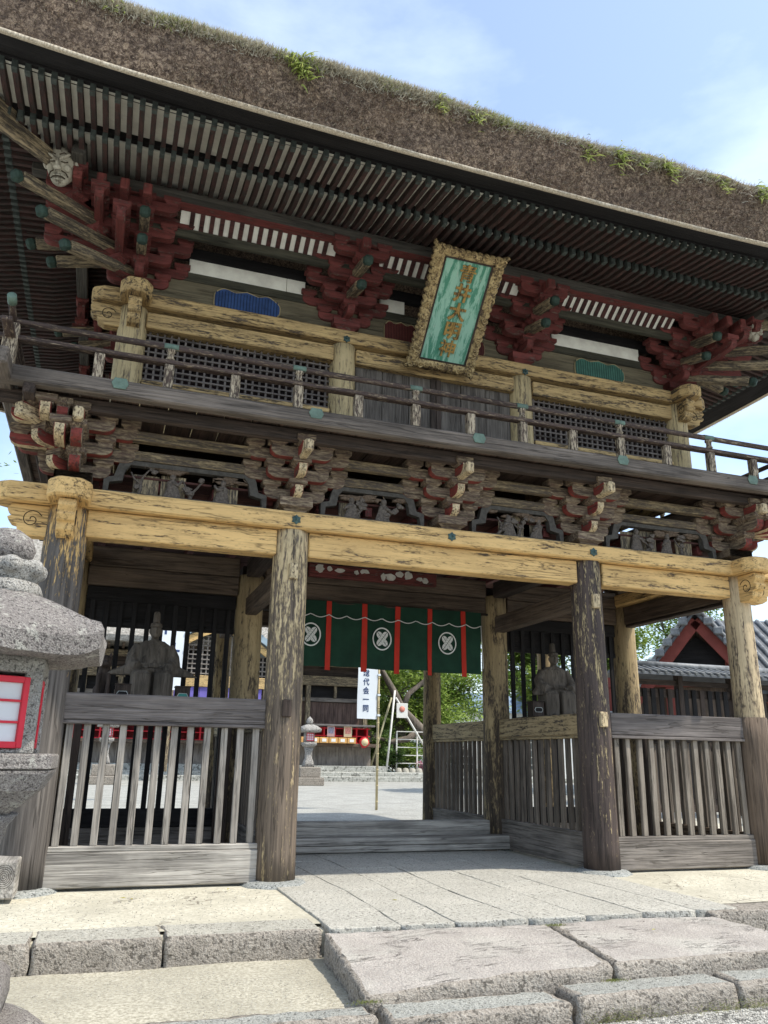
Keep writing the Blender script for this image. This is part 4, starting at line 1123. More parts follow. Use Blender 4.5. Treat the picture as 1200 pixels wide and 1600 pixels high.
for L_, z in ((oo, -.03), (oo, .03), ([o_.lerp(i_, .35) for o_, i_ in zip(oo, ii)], .075), ([o_.lerp(i_, .75) for o_, i_ in zip(oo, ii)], .06), (ii, .035), (ii, -.03)):
    V.append([bm.verts.new((p.x, p.y, z+(.012*noise.noise(Vector((p.x*22, p.y*22, 1))) if z > .05 else 0))) for p in L_])
for a, b in zip(V, V[1:]+V[:1]):
    for i in range(n):
        j = (i+1) % n; f = bm.faces.new((a[i], a[j], b[j], b[i])); f.smooth = True
obj('plaque_frame', bm_mesh(bm), gold, PQ)
# carved scrolls on the frame
rnd = random.Random(12)
sc_m = paint('carved_gold', OCH, OCH2, UW, UW2, .7, 'z')
for i in range(44):
    u = i/44; k = int(u*n); p = oo[k].lerp(ii[k], .45); pts = []
    r0 = .035+.014*rnd.random(); a0 = rnd.random()*6; sg = rnd.choice((-1, 1))
    for q in range(14): a = a0+sg*q*.48; r = r0*(1-q/16); pts.append((p.x+r*math.cos(a), p.y+r*math.sin(a), .075+.006*math.sin(q)))
    obj('frame_scroll', tube_mesh(pts, [.011*(1-.4*q/14) for q in range(14)], 6), gold, PQ)
for a, b in (((-PW/2, -PL/2), (PW/2, -PL/2)), ((PW/2, -PL/2), (PW/2, PL/2)), ((PW/2, PL/2), (-PW/2, PL/2)), ((-PW/2, PL/2), (-PW/2, -PL/2))):
    beam('inner_moulding', (*a, .034), (*b, .034), .022, .02, wood_dark, PQ, .004)
gl = paint('gold_letter', (.52, .33, .10), (.34, .2, .06), (.16, .10, .05), (.07, .045, .03), .75, 'y', cross=12, along=8)
for i, ch in enumerate('青井大明神'):
    me = text_mesh(ch, .235, .012, .0035 if i in (0, 4) else .007)
    obj('character', me, gl, PQ, (.02, PL/2-.17-i*.243, .034))
for sx in (-.2, .2): beam('hanging_iron', (sx, PL/2+.05, -.02), (sx, PL/2-.1, -.28), .02, .02, plain('dark_bronze', (.05, .09, .085), .5), PQ, .002)

# ================================================================== CARVED MASK at the left upper corner
def remesh_of(parts, vox=.008, smooth=6):
    bm = bmesh.new()
    for me in parts: bm.from_mesh(me)
    me = bpy.data.meshes.new('tmp'); bm.to_mesh(me); bm.free()
    m2 = baked(bpy.data.objects.new('t', me), [('REMESH', dict(mode='VOXEL', voxel_size=vox)), ('SMOOTH', dict(factor=.5, iterations=smooth))])
    for p in m2.polygons: p.use_smooth = True
    return m2
def ell(c, r, rot=None, seg=20):
    bm = bmesh.new(); bmesh.ops.create_uvsphere(bm, u_segments=seg, v_segments=max(8, seg*2//3), radius=1)
    M = Matrix.Translation(Vector(c)) @ (rot.to_4x4() if rot is not None else Matrix.Identity(4)) @ Matrix.Diagonal((*r, 1))
    bmesh.ops.transform(bm, matrix=M, verts=bm.verts); me = bpy.data.meshes.new('e'); bm.to_mesh(me); bm.free(); return me
# local frame: face looks along -Y, z up
Rz = lambda a: Matrix.Rotation(a, 3, 'Y')
mk = [ell((0, 0, .01), (.115, .09, .15)), ell((0, -.045, -.09), (.075, .055, .07)), ell((0, -.098, .012), (.020, .035, .05)), ell((0, -.115, -.022), (.034, .03, .022)),
      ell((-.052, -.082, .068), (.05, .028, .013), Rz(.45)), ell((.052, -.082, .068), (.05, .028, .013), Rz(-.45)),
      ell((-.048, -.084, .03), (.024, .016, .013), Rz(-.2)), ell((.048, -.084, .03), (.024, .016, .013), Rz(.2)),
      ell((-.066, -.07, -.02), (.030, .03, .03)), ell((.066, -.07, -.02), (.030, .03, .03)),
      ell((0, -.098, -.078), (.05, .016, .009)), ell((0, -.096, -.108), (.04, .018, .012)), ell((-.122, .0, .02), (.022, .03, .045)), ell((.122, .0, .02), (.022, .03, .045))]
me = remesh_of(mk, .004, 3)
mkm = paint('mask_paint', (.58, .55, .46), (.42, .38, .29), (.25, .20, .14), (.10, .08, .06), .8, 'z', cross=20, along=10)
t = thing('carved_mask', 'white carved frowning face under the left corner of the upper eaves', 'carving', (-4.86, -.60, 7.42)); t.scale = (1.35, 1.35, 1.35)
t.rotation_euler = (math.radians(28), 0, math.radians(-12))
obj('face', me, mkm, t)
def face_lines(t):  # dark raised lines stand in for shade in the eye, brow and mouth creases
    dk = plain('mask_groove', (.06, .045, .03), .9, .2, 3, 0)
    for pts in ([(-.055, -.098, -.105), (-.035, -.112, -.093), (0, -.118, -.088), (.035, -.112, -.093), (.055, -.098, -.105)], [(-.075, -.085, .026), (-.05, -.099, .022), (-.025, -.094, .027)], [(.075, -.085, .026), (.05, -.099, .022), (.025, -.094, .027)],
                [(-.09, -.07, .075), (-.05, -.10, .094), (-.015, -.105, .078)], [(.09, -.07, .075), (.05, -.10, .094), (.015, -.105, .078)], [(-.03, -.115, -.045), (-.06, -.1, -.06), (-.075, -.085, -.09)], [(.03, -.115, -.045), (.06, -.1, -.06), (.075, -.085, -.09)]):
        obj('crease_shade_line', tube_mesh(pts, .0055, 5), dk, t)
face_lines(t)
t2 = thing('carved_mask', 'pale carved face under the right corner of the upper eaves', 'carving', (4.72, -.52, 7.36))
t2.rotation_euler = (math.radians(20), 0, math.radians(50)); obj('face', me, mkm, t2)

# ================================================================== CURTAIN
CU = thing('curtain', 'dark green curtain with red strips and white crossed-feather crests hanging over the passage', 'curtain', (0, D-.2, 0))
cg = plain('green_cloth', (.012, .045, .026), .8, .3, 3, 0); cr_m = plain('red_cloth', (.50, .035, .02), .8, .15, 3, 0); cw = plain('white_cloth', (.72, .72, .68), .8, .08, 3, 0)
cx0, cx1, cz0, cz1 = -1.44, 1.62, 2.465, 3.40
def cy(x, z): k = (cz1-z)/(cz1-cz0); return .026*math.sin(x*8.5)*(.3+k)+.014*math.sin(x*21+z)*k+.02*noise.noise(Vector((x*1.3, 0, z)))
def cloth(name, x0, x1, z0, z1, off, mat, nx, nz, zf=None):
    vs, fs = [], []
    for s_ in (0, .006):
        for j in range(nz+1):
            for i in range(nx+1):
                x = x0+(x1-x0)*i/nx; z = z0+(z1-z0)*j/nz; vs.append((x, cy(x, z)+off+s_, z))
    N = (nx+1)*(nz+1)
    for s_ in (0, 1):
        for j in range(nz):
            for i in range(nx):
                a = s_*N+j*(nx+1)+i; q = (a, a+1, a+nx+2, a+nx+1); fs.append(q if s_ == 0 else q[::-1])
    return obj(name, frm(vs, fs, name, True), mat, CU)
strips = [-.817, -.275, .25, .76, 1.303]
ed = [cx0]+strips+[cx1]
for a, b in zip(ed, ed[1:]): cloth('curtain_panel', a+.003, b-.003, cz0+.01*math.sin(a*5), cz1, 0, cg, 22, 10)
for x in strips: cloth('red_strip', x-.038, x+.038, cz0-.055, cz1, -.014, cr_m, 3, 10)
def flat(poly, name, mat, x, z, off, th=.004):
    bm = bmesh.new(); vs0 = [bm.verts.new((x+a, cy(x, z)-.045+off, z+b)) for a, b in poly]; f = bm.faces.new(vs0)
    r = bmesh.ops.extrude_face_region(bm, geom=[f]); bmesh.ops.translate(bm, vec=(0, th, 0), verts=[v for v in r['geom'] if isinstance(v, bmesh.types.BMVert)])
    bmesh.ops.triangulate(bm, faces=bm.faces[:]); return obj(name, bm_mesh(bm), mat, CU)
for x in (-1.085, -.01, 1.03):
    z = 2.895; R0, R1 = .158, .14; n = 40
    vs, fs = [], []
    for i in range(n):
        a = 2*PI*i/n
        for r in (R0, R1):
            px, pz = x+r*.93*math.cos(a), z+r*1.06*math.sin(a); vs.append((px, cy(x, z)-.057, pz)); vs.append((px, cy(x, z)-.051, pz))
    for i in range(n):
        a, b = 4*i, 4*((i+1) % n); fs += [(a, b, b+2, a+2), (a+1, a+3, b+3, b+1), (a, a+1, b+1, b), (a+2, b+2, b+3, a+3)]
    obj('crest_ring', frm(vs, fs), cw, CU)
    for sg, off in ((-1, -.012), (1, -.02)):
        ca, sa = math.cos(sg*.66), math.sin(sg*.66)
        def rot(q): return (q[0]*ca+q[1]*sa, (-q[0]*sa+q[1]*ca)*1.05)
        wf = lambda u: .037*(1-max(0, (abs(u)-.075)/.05)**2) if abs(u) < .125 else 0
        if sg == 1:   # dark gap round the upper feather
            flat([rot((sd*(.043), u)) for sd, u in ((1, -.085), (1, .085))]+[rot((-.043, .085)), rot((-.043, -.085))], 'crest_gap', cg, x, z, off+.003)
        for sd in (-1, 1):
            us = [-.118+.236*k/12 for k in range(13)]
            poly = [rot((sd*(.004+wf(u)), u)) for u in us]+[rot((sd*.004, u)) for u in us[::-1]]
            flat(poly, 'crest_feather', cw, x, z, off)
        for u in (-.07, -.035, 0, .035, .07):
            flat([rot((-.036, u-.012)), rot((0, u+.006)), rot((.036, u-.012)), rot((.036, u-.016)), rot((0, u+.002)), rot((-.036, u-.016))], 'feather_barb', plain('crest_grey', (.30, .33, .30), .8), x, z, off-.003)
pts = []
for i in range(90):
    x = cx0+(cx1-cx0)*i/89; k = (x+1.36)/.27
    z = 3.20-.045*abs(math.sin(PI*k)); pts.append((x, cy(x, z)-.03, z))
obj('white_cord', tube_mesh(pts, .007, 5), cw, CU)
obj('white_cord', tube_mesh([(cx1-.02, -.03, 3.19), (cx1-.01, -.035, 2.9), (cx1+.01, -.03, 2.55)], .006, 5), cw, CU)
obj('curtain_pole', tube_mesh([(cx0-.02, .02, 3.385), (cx1+.12, .02, 3.385)], .018, 8), wood_dark('x'), CU)

# ================================================================== STATUES in the bays
stw = wood('statue_wood', (.18, .15, .12), (.06, .05, .04), 'z', .1)
def loft(secs, n=20, pw=2.6):
    vs, fs = [], []
    for z, cx, cy_, rx, ry in secs:
        for i in range(n):
            a = 2*PI*i/n; c_, s_ = math.cos(a), math.sin(a)
            vs.append((cx+math.copysign(abs(c_)**(2/pw), c_)*rx, cy_+math.copysign(abs(s_)**(2/pw), s_)*ry, z))
    m = len(secs)
    for k in range(m-1):
        for i in range(n): j = (i+1) % n; fs.append((k*n+i, k*n+j, (k+1)*n+j, (k+1)*n+i))
    fs += [tuple(range(n-1, -1, -1)), tuple((m-1)*n+i for i in range(n))]
    return frm(vs, fs)
def tubem(p, r, n=12): return tube_mesh(p, r, n)
def hand_parts(x, y, z, sx):
    out = [ell((x, y, z), (.03, .035, .018))]
    for i in range(4): out.append(tubem([(x-.021+i*.014, y-.02, z), (x-.021+i*.014, y-.05, z-.004), (x-.018+i*.012, y-.062, z-.022)], [.0075, .007, .006], 6))
    out.append(tubem([(x-sx*.028, y, z+.004), (x-sx*.04, y-.028, z+.01), (x-sx*.032, y-.048, z+.006)], [.009, .008, .006], 6))
    return out
def statue(label, x, y, z, s, wide, rz):
    t = thing('seated_statue', label, 'statue', (x, y, z), rz)
    ps = []
    for sx in (-1, 1):   # knees and shins under the robe
        ps.append(loft([(0, sx*.15, -.12, .125, .12), (.22, sx*.15, -.12, .135, .13), (.37, sx*.15, -.10, .135, .14), (.43, sx*.14, -.06, .11, .13)], 18, 4))
        ps.append(ell((sx*.13, -.25, .02), (.05, .09, .03)))
    ps.append(loft([(0, 0, .06, .27, .14), (.40, 0, .06, .28, .17), (.46, 0, .05, .25, .16)], 18, 4))
    ps.append(loft([(.36, 0, .06, .25, .15), (.55, 0, .06, .22, .13), (.72, 0, .07, .23, .12), (.80, 0, .07, .21, .10), (.85, 0, .07, .13, .08)], 20, 3))
    ps.append(loft([(.80, 0, .06, .06, .055), (.90, 0, .05, .05, .05)], 14))
    for sx in (-1, 1):   # arms and broad sleeves
        ps.append(tubem([(sx*.20, .06, .78), (sx*.27, .05, .62), (sx*.28, -.02, .50), (sx*.20, -.14, .46)], [.075, .09, .10, .075]))
        ps.append(loft([(.36, sx*(.30+.10*wide), -.05, .10+.12*wide, .06), (.42, sx*(.30+.06*wide), -.04, .12+.06*wide, .09), (.50, sx*.27, -.02, .09, .09)], 16, 2.4))
        ps += hand_parts(sx*.10, -.20, .47, sx)
    # head with a face: brow, nose, lips, chin, ears
    hz = .985
    ps += [ell((0, .03, hz), (.078, .09, .105)), ell((0, -.015, hz-.055), (.05, .05, .05)), ell((0, -.062, hz-.008), (.013, .022, .03)), ell((0, -.045, hz+.028), (.055, .02, .012)),
           ell((0, -.055, hz-.048), (.026, .014, .007)), ell((0, -.05, hz-.062), (.022, .013, .007)), ell((-.03, -.05, hz+.008), (.015, .012, .008)), ell((.03, -.05, hz+.008), (.015, .012, .008))]
    for sx in (-1, 1): ps.append(ell((sx*.08, .03, hz-.005), (.012, .022, .034)))
    me = remesh_of(ps, .009, 4); b = obj('figure', me, stw, t)
    b.scale = (s, s, s)
    hat = remesh_of([loft([(1.04, 0, .03, .082, .092), (1.09, 0, .04, .075, .085), (1.10, 0, .06, .05, .055), (1.24, 0, .075, .045, .05), (1.27, 0, .08, .03, .03)], 16, 3)], .008, 2)
    h = obj('court_cap', hat, stw, t); h.scale = (s, s, s)
    col = remesh_of([loft([(.79, 0, .06, .17, .10), (.83, 0, .055, .10, .075), (.86, 0, .05, .075, .065)], 18, 2.5)], .008, 1)
    c = obj('robe_collar', col, stw, t); c.scale = (s, s, s)
    c2 = obj('robe_band', remesh_of([loft([(.47, 0, -.075, .20, .03), (.50, 0, -.075, .21, .035), (.53, 0, -.07, .2, .03)], 18, 3)], .008, 1), stw, t); c2.scale = (s, s, s)
    return t
for sx, lab in ((-1, 'plank shelf carrying the statue in the left bay'), (1, 'plank shelf carrying the statue in the right bay')):
    t = thing('statue_shelf', lab, 'shelf', (sx*3.13, 2.15, 0))
    for i in range(4): box('shelf_plank', (-.95, -.35+i*.165, 1.80), (.95, -.19+i*.165, 1.85), wood_dark, t, .005)
    for q in (-.9, .9):
        box('bearer', (q-.05, -.36, 1.70), (q+.05, .32, 1.798), wood_dark('y'), t, .005)
        for yy in (-.3, .26): box('leg', (q-.04, yy-.04, .0), (q+.04, yy+.04, 1.70), wood_dark('z'), t, .005)
statue('grey wooden seated guardian statue with spread sleeves in the left bay', -3.22, 2.1, 1.85, .93, 1.0, 0)
statue('slimmer grey wooden seated guardian statue in the right bay', 2.68, 2.1, 1.85, .88, .1, math.radians(-8))
# little offering boxes with hexagonal emblems
def obox(x, y, z, lab, bright):
    t = thing('offering_box', lab, 'box', (x, y, z))
    box('box_front', (-.09, -.09, .0), (.09, -.075, .2), wood_dark, t, .004); box('box_back', (-.09, .075, .0), (.09, .09, .2), wood_dark, t, .004)
    for s_ in (-1, 1): box('box_side', (s_*.09-(.015 if s_ > 0 else 0), -.074, .0), (s_*.09+(.015 if s_ < 0 else 0), .074, .2), wood_dark, t, .003)
    box('box_lid', (-.1, -.1, .201), (.1, .1, .215), wood_dark, t, .004)
    poly = [(-.07, 0), (-.05, -.035), (.05, -.035), (.07, 0), (.05, .035), (-.05, .035)]
    e = obj('emblem', bm_mesh(prism(poly, -.006, 0, 'y')), plain('emblem_pale', (.4, .42, .4), .6), t, (0, -.0905, .09))
    obj('emblem_field', bm_mesh(prism([(a*.85, b*.8) for a, b in poly], -.009, 0, 'y')), plain('emblem_turquoise', (.05, .22, .19), .6) if bright else wood_black('x'), e)
obox(-3.56, 1.98, 1.85, 'dark box with a pale outlined hexagon, left of the broad-sleeved statue', False); obox(-2.83, 1.98, 1.85, 'dark box with a turquoise hexagon, right of the broad-sleeved statue', True)
obox(2.26, 1.98, 1.85, 'dark box with a pale outlined hexagon, left of the slim seated statue', False); obox(2.98, 1.98, 1.85, 'dark box with a turquoise hexagon, right of the slim seated statue', True)
# guardian dog carving at the left end of the shelf
ps = [loft([(0, 0, 0, .11, .14), (.06, 0, 0, .11, .14)], 12, 6), loft([(.05, 0, .05, .08, .08), (.25, 0, .03, .085, .09), (.42, 0, -.01, .07, .075)], 14), ell((0, -.05, .48), (.085, .09, .09)), ell((0, -.13, .455), (.05, .05, .04)),
      ell((-.06, -.01, .56), (.02, .02, .045)), ell((.06, -.01, .56), (.02, .02, .045)), ell((0, .11, .2), (.06, .05, .07)), tubem([(0, .12, .1), (0, .17, .22), (0, .14, .34)], [.03, .035, .02])]
for sx in (-1, 1): ps.append(tubem([(sx*.055, -.06, .34), (sx*.06, -.09, .2), (sx*.06, -.10, .07)], [.035, .028, .032])); ps.append(ell((sx*.075, .05, .13), (.04, .08, .07)))
t = thing('guardian_dog', 'dark wooden guardian dog sitting at the left end of the left bay shelf', 'statue', (-3.80, 2.1, 1.85)); obj('body', remesh_of(ps, .009, 3), wood_dark('z'), t)

# ================================================================== STONE LANTERN, front left
lan = stone('lantern_stone', (.25, .228, .21), (.12, .105, .10), (.40, .375, .34), 120, 3.5, .6, (.42, .41, .36))
lan2 = stone('lantern_stone_pale', (.42, .40, .36), (.22, .21, .19), (.60, .58, .53), 120, 4, 1.0, (.34, .33, .3))
LN = thing('stone_lantern', 'large mossy granite lantern with red-framed paper windows at the left front corner', 'stone lantern', (-4.38, -4.0, -.2), math.radians(0))
def lpart(name, prof, z, sq=6, n=48, wob=.03, rot=0., mat=lan, seed=0, smooth=True): return obj(name, lathe(prof, n, wob, sq, seed, rot, smooth), mat, LN, (0, 0, z))
r6 = math.radians(28)
lpart('lantern_base', [(.52, 0), (.54, .06), (.52, .14), (.44, .20), (.38, .22)], 0, 0, seed=2)
lpart('lantern_plinth', [(.33, .22), (.35, .3), (.34, .40), (.29, .44)], 0, 6, rot=r6, seed=3)
lpart('lantern_shaft', [(.22, .44), (.185, .60), (.165, .80), (.175, .97), (.21, 1.09), (.25, 1.14)], 0, 0, seed=4)
lpart('lantern_platform', [(.20, 1.12), (.29, 1.18), (.39, 1.26), (.44, 1.34), (.445, 1.355)], 0, 6, 96, rot=r6, seed=5, wob=.015, smooth=False)
lpart('lantern_platform_rim', [(.44, 1.36), (.45, 1.365), (.45, 1.425), (.44, 1.435)], 0, 6, 96, rot=r6, seed=5, wob=.012, smooth=False)
# fire box: six corner posts around paper windows
FR = .285
for i in range(6):
    a = r6+PI/3*i; c_, s_ = math.cos(a), math.sin(a)
    beam('firebox_post', (FR*c_, FR*s_, 1.43), (FR*c_, FR*s_, 1.84), .085, .085, lambda ax: lan2, LN, .01)
    a2 = a+PI/6; ap = FR*math.cos(PI/6)+.012; c2, s2 = math.cos(a2), math.sin(a2)
    w = bpy.data.objects.new('paper_window', None); w.location = (ap*c2, ap*s2, 1.635); w.rotation_euler = (0, 0, a2+PI/2); link(w, LN); w.empty_display_size = .05
    redp = plain('red_lacquer', (.58, .025, .045), .4, .08, 4, 0); pap = plain('white_paper', (.62, .63, .64), .5, .05, 4, 0)
    box('paper_pane', (-.092, .0, -.155), (.092, .01, .155), pap, w, .0)
    for xx in (-.10, .10): box('window_frame', (xx-.017, -.02, -.175), (xx+.017, .014, .175), redp, w, .003)
    for zz in (-.16, .16): box('window_frame', (-.083, -.02, zz-.016), (.083, .014, zz+.016), redp, w, .003)
    for zz in (-.05, .055): box('window_muntin', (-.083, -.014, zz-.006), (.083, .008, zz+.006), redp, w, .001)
lpart('firebox_sill', [(.27, 1.43), (.30, 1.435), (.30, 1.455), (.27, 1.46)], 0, 6, 48, rot=r6, mat=lan2, seed=7)
lpart('firebox_head', [(.31, 1.83), (.33, 1.84), (.33, 1.90), (.31, 1.93)], 0, 6, 48, rot=r6, mat=lan2, seed=7)
# cap: hexagonal, domed, with upturned corners
def cap():
    n = 96; vs, fs = [], []
    prof = [(.34, -.02, 0), (.54, -.03, .5), (.64, -.02, 1), (.655, .075, 1), (.63, .115, 1), (.56, .155, .6), (.46, .215, .3), (.34, .275, .1), (.23, .32, 0), (.19, .335, 0)]
    for r, z, lf_ in prof:
        for i in range(n):
            a = 2*PI*i/n; b = (a) % (PI/3)-PI/6; hx = math.cos(PI/6)/math.cos(b); k = hx if r > .3 else hx*.5+.5
            up_ = ((hx-math.cos(PI/6))/(1-math.cos(PI/6)))
            rr = r*k*(1+.02*noise.noise(Vector((math.cos(a)*3, math.sin(a)*3, z*5))))
            vs.append((rr*math.cos(a+r6), rr*math.sin(a+r6), z+lf_*(.055*up_**2)+.01*noise.noise(Vector((math.cos(a)*5, math.sin(a)*5, r*4)))))
    m = len(prof)
    for k in range(m-1):
        for i in range(n): j = (i+1) % n; fs.append((k*n+i, k*n+j, (k+1)*n+j, (k+1)*n+i))
    fs += [tuple(range(n-1, -1, -1)), tuple((m-1)*n+i for i in range(n))]
    return frm(vs, fs, 'cap', False)
obj('lantern_cap', cap(), lan, LN, (0, 0, 1.93))
lpart('finial_neck', [(.20, 2.24), (.215, 2.27), (.20, 2.31), (.19, 2.32)], 0, 0, seed=9, mat=lan2)
obj('finial_petals', remesh_of([lathe([(.14, 2.30), (.17, 2.33), (.205, 2.40), (.20, 2.43), (.12, 2.44)], 40, .05)]+[ell((.175*math.cos(i*PI/4+.3), .175*math.sin(i*PI/4+.3), 2.40), (.055, .055, .05)) for i in range(8)], .01, 1), lan2, LN)
lpart('finial_ball', [(.0, 2.42), (.09, 2.425), (.135, 2.46), (.15, 2.51), (.125, 2.575), (.06, 2.62), (.0, 2.63)], 0, 0, seed=11, wob=.04)

# ================================================================== FERN AND GRASS TUFTS on the thatch
tuft_m = leafm('tuft_green', (.20, .27, .05), (.48, .52, .17), .5)
def tuft(x, t_, size, n, label, droop=.5):
    p, no = eave_pt('f', x, t_-.1); rnd = random.Random(int(x*100)+7)
    th = thing('roof_fern', label, 'plant', p, 0, 'green tufts on the thatch edge'); vs, fs = [], []
    for i in range(n):
        a = rnd.uniform(-1.5, 1.5); d = Vector((math.sin(a)*.6, -.7-rnd.random()*.4, rnd.uniform(-.9, .35))).normalized(); L_ = size*rnd.uniform(.3, .95)
        o_ = Vector((rnd.gauss(0, size*.22), 0, rnd.gauss(0, size*.3))); q = o_; s_ = Vector((rnd.uniform(-1, 1), rnd.uniform(-.4, .4), rnd.uniform(-.6, .6))).normalized(); prev = None
        for k in range(5):
            w = .011*size/.25*(1-k/4.6); w = max(w, .001)
            a_, b_ = q-s_*w, q+s_*w; vs += [a_, b_]
            if prev is not None: fs.append((prev, prev+1, prev+3, prev+2))
            prev = len(vs)-2; d = (d+Vector((0, 0, -.5*droop))).normalized(); q = q+d*L_/4
    o = obj('fronds', frm(vs, fs, 'fronds'), tuft_m, th); return th
for x, t_, sz, n_, lb in ((-4.41, .66, .22, 26, 'small yellow-green tuft hanging from the thatch at the upper left'), (-2.59, .60, .30, 95, 'largest bright green fern tuft on the thatch face'), (-1.07, .62, .20, 40, 'small fern tuft above the plaque'),
                          (-.63, .66, .24, 40, 'thin fern tuft just right of the one above the plaque'), (.77, .58, .22, 36, 'first fern tuft of the dense row on the right half of the eave'), (1.2, .62, .26, 60, 'bushy fern tuft in the middle of the dense row'), (1.5, .66, .2, 30, 'short tuft between the bushier ones on the right half'),
                          (1.85, .64, .25, 60, 'bushy fern tuft at the right end of the dense row'), (2.64, .60, .2, 30, 'lone fern tuft near the right edge of the photo'), (3.25, .68, .24, 60, 'fern tuft at the right edge of the photo')):
    tuft(x, t_, sz, n_, lb)
tuft(-1.65, .74, .14, 26, 'low mossy tuft between the big fern and the plaque'); tuft(-3.2, .8, .12, 40, 'low mossy tuft left of the big fern')

# ================================================================== BACKGROUND, seen through and round the gate
tilem = wood('roof_tile', (.26, .27, .28), (.11, .115, .12), 'x', .1)
tile2 = plain('grey_roof_tile', (.10, .105, .11), .55, .35, 5, .3)
ben = plain('bengara_red', (.20, .05, .038), .75, .2, 3)
white = plain('limewash', (.66, .65, .6), .9, .08, 2)
# --- worship hall beyond the courtyard
HX0, HX1, HY = -9.0, 10.9, 36.0
H = thing('worship_hall', 'long weathered shrine hall with dark plank doors and thatched roof across the courtyard', 'shrine hall', (0, HY, 0))
def hb(n, a, b, m, bev=.01, **k): return box(n, a, b, m, H, bev, **k)
hb('stone_base', (HX0-1, -.9, -.1), (HX1+.6, 8, .72), stone('podium_stone', (.42, .42, .38), (.25, .25, .22), (.6, .6, .55), 12, 1, .3))
hb('veranda_skirt', (HX0, .1, .72), (HX1, 7, 1.72), wood('hall_boards', (.33, .29, .25), (.13, .11, .095), 'z'))
hb('veranda_floor', (HX0-.3, -.75, 1.72), (HX1+.3, 1.4, 1.9), wood_brown)
hb('hall_wall', (HX0, 1.4, 1.9), (HX1, 7, 6.2), wood_dark('z'))
hb('dark_transom', (HX0, 1.25, 4.45), (HX1, 1.38, 5.1), wood_black)
for x in [HX1-.15-3.42*i for i in range(7)]:
    hb('hall_pillar', (x-.13, -.13+.9, 1.9), (x+.13, .13+.9, 5.2), ochre_worn('z'))
    hb('sub_post', (x-1.85, .95, 4.4), (x-1.7, 1.1, 5.2), ochre_worn('z'))
hb('hall_beam', (HX0-.3, .72, 5.1), (HX1+.5, 1.1, 5.62), ochre_worn)
hb('hall_beam', (HX0-.3, 1.2, 4.22), (HX1, 1.34, 4.44), wood_grey)
hb('upper_dark_board', (HX0, 1.0, 5.6), (HX1, 1.2, 6.6), wood_dark)
hb('eave_plate', (HX0-1.2, .2, 6.15), (HX1+1.0, .7, 6.45), ochre_worn)
for i in range(60): hb('rafter', (HX0-1+i*.365, -1.3, 6.52), (HX0-.88+i*.365, 2, 6.66), wood_brown('y'), 0)
for i in range(36):
    x = HX1-.35-i*.26
    hb('door_plank', (x-.252, 1.34, 2.2), (x, 1.39, 4.2), wood('door_plank_wood', (.19, .125, .10), (.07, .045, .038), 'z'), .01)
hb('door_sill', (HX0, 1.2, 1.91), (HX1, 1.4, 2.2), wood_grey)
# hall thatch, pale grey and speckled
rf = NT('grey_thatch'); rv = rf.coords((1, 1, 1), rnd=False); ra = rf.noise(rv, 7, 5, .85); rf.bump(ra, 1, .2)
rfm = rf.done(rf.ramp(ra, [(.36, (.22, .20, .17)), (.5, (.42, .39, .34)), (.62, (.66, .62, .55))]), .95)
vs = []; pr_ = [(-1.9, 6.66), (-2.0, 6.95), (-1.85, 7.15), (3.6, 12.8), (9.5, 7.1), (9.5, 6.7)]
H2 = obj('thatched_hall_roof', bm_mesh(prism(pr_, HX0-2, HX1+1.5, 'x')), rfm, H)
# stone steps before the hall
for i, (y0, z1) in enumerate(((33.2, .22), (33.9, .42))):
    t = tag(box('stone_terrace', (-22, y0, -.05), (34 if i == 0 else 13.5, y0+(30 if i == 0 else 1.6), z1), stone('podium_stone', (.42, .42, .38), (.25, .25, .22), (.6, .6, .55), 12, 1, .3), None, .02), kind='structure')
# red votive racks along the veranda with paper cards and orange boxes
def rack(x0, x1, lab):
    t = thing('red_rack', lab, 'rack', (x0, HY-.65, 1.9)); L_ = x1-x0; rd = plain('bright_red_lacquer', (.52, .02, .03), .4, .1, 3, 0)
    for z in (.05, .42, .82): box('rack_shelf', (0, 0, z-.05), (L_, .5, z), rd, t, .004)
    for i in range(int(L_/.62)+1): x = min(L_-.08, i*.62); box('rack_post', (x, .004, 0), (x+.08, .496, .86), rd, t, .004)
    box('rack_back', (0, .5, 0), (L_, .53, .8), plain('dark_red', (.16, .02, .02), .7), t, 0)
    box('rack_canopy', (-.2, -.3, .9), (L_+.2, .7, 1.0), wood('canopy_wood', (.22, .2, .19), (.10, .09, .085), 'x'), t, .01)
    return t
rack(7.3, 10.6, 'red lacquered rack on the hall veranda below the plank doors')
rack(-6.2, 2.2, 'long red rack on the hall veranda seen through the left fence')
orm = plain('orange_box_card', (.60, .34, .12), .7, .15, 5, 0)
for i in range(6):
    x = 6.6+i*.52; t = tag(box('paper_tray', (x, HY-1.0, 1.905), (x+.48, HY-.7, 2.2), orm, None, .01), ('leftmost', 'second', 'third', 'fourth', 'fifth', 'rightmost')[i]+' of the orange trays in the row on the hall veranda', 'tray', 'orange trays on the hall veranda')
    b = box('tray_label', (-.12, -.16, -.08), (.12, -.152, .08), plain('label_white', (.75, .74, .7), .7, .05, 3, 0), t, 0)
for i, (x, w) in enumerate(((8.1, .42), (9.05, .46))):
    t = thing('notice_card', ('pinkish printed notice standing on the red rack', 'pale yellow notice standing on the red rack')[i], 'notice', (x, HY-.75, 2.25))
    box('card', (0, 0, 0), (w, .02, .62), plain(('card_pink', 'card_yellow')[i], ((.6, .42, .42), (.72, .62, .42))[i], .7, .1, 8, 0), t, 0)
    box('printed_patch', (.06, -.004, .16), (w-.06, -.001, .5), plain(('print_a', 'print_b')[i], ((.3, .3, .4), (.7, .3, .25))[i], .7, .5, 30, 0), t, 0)
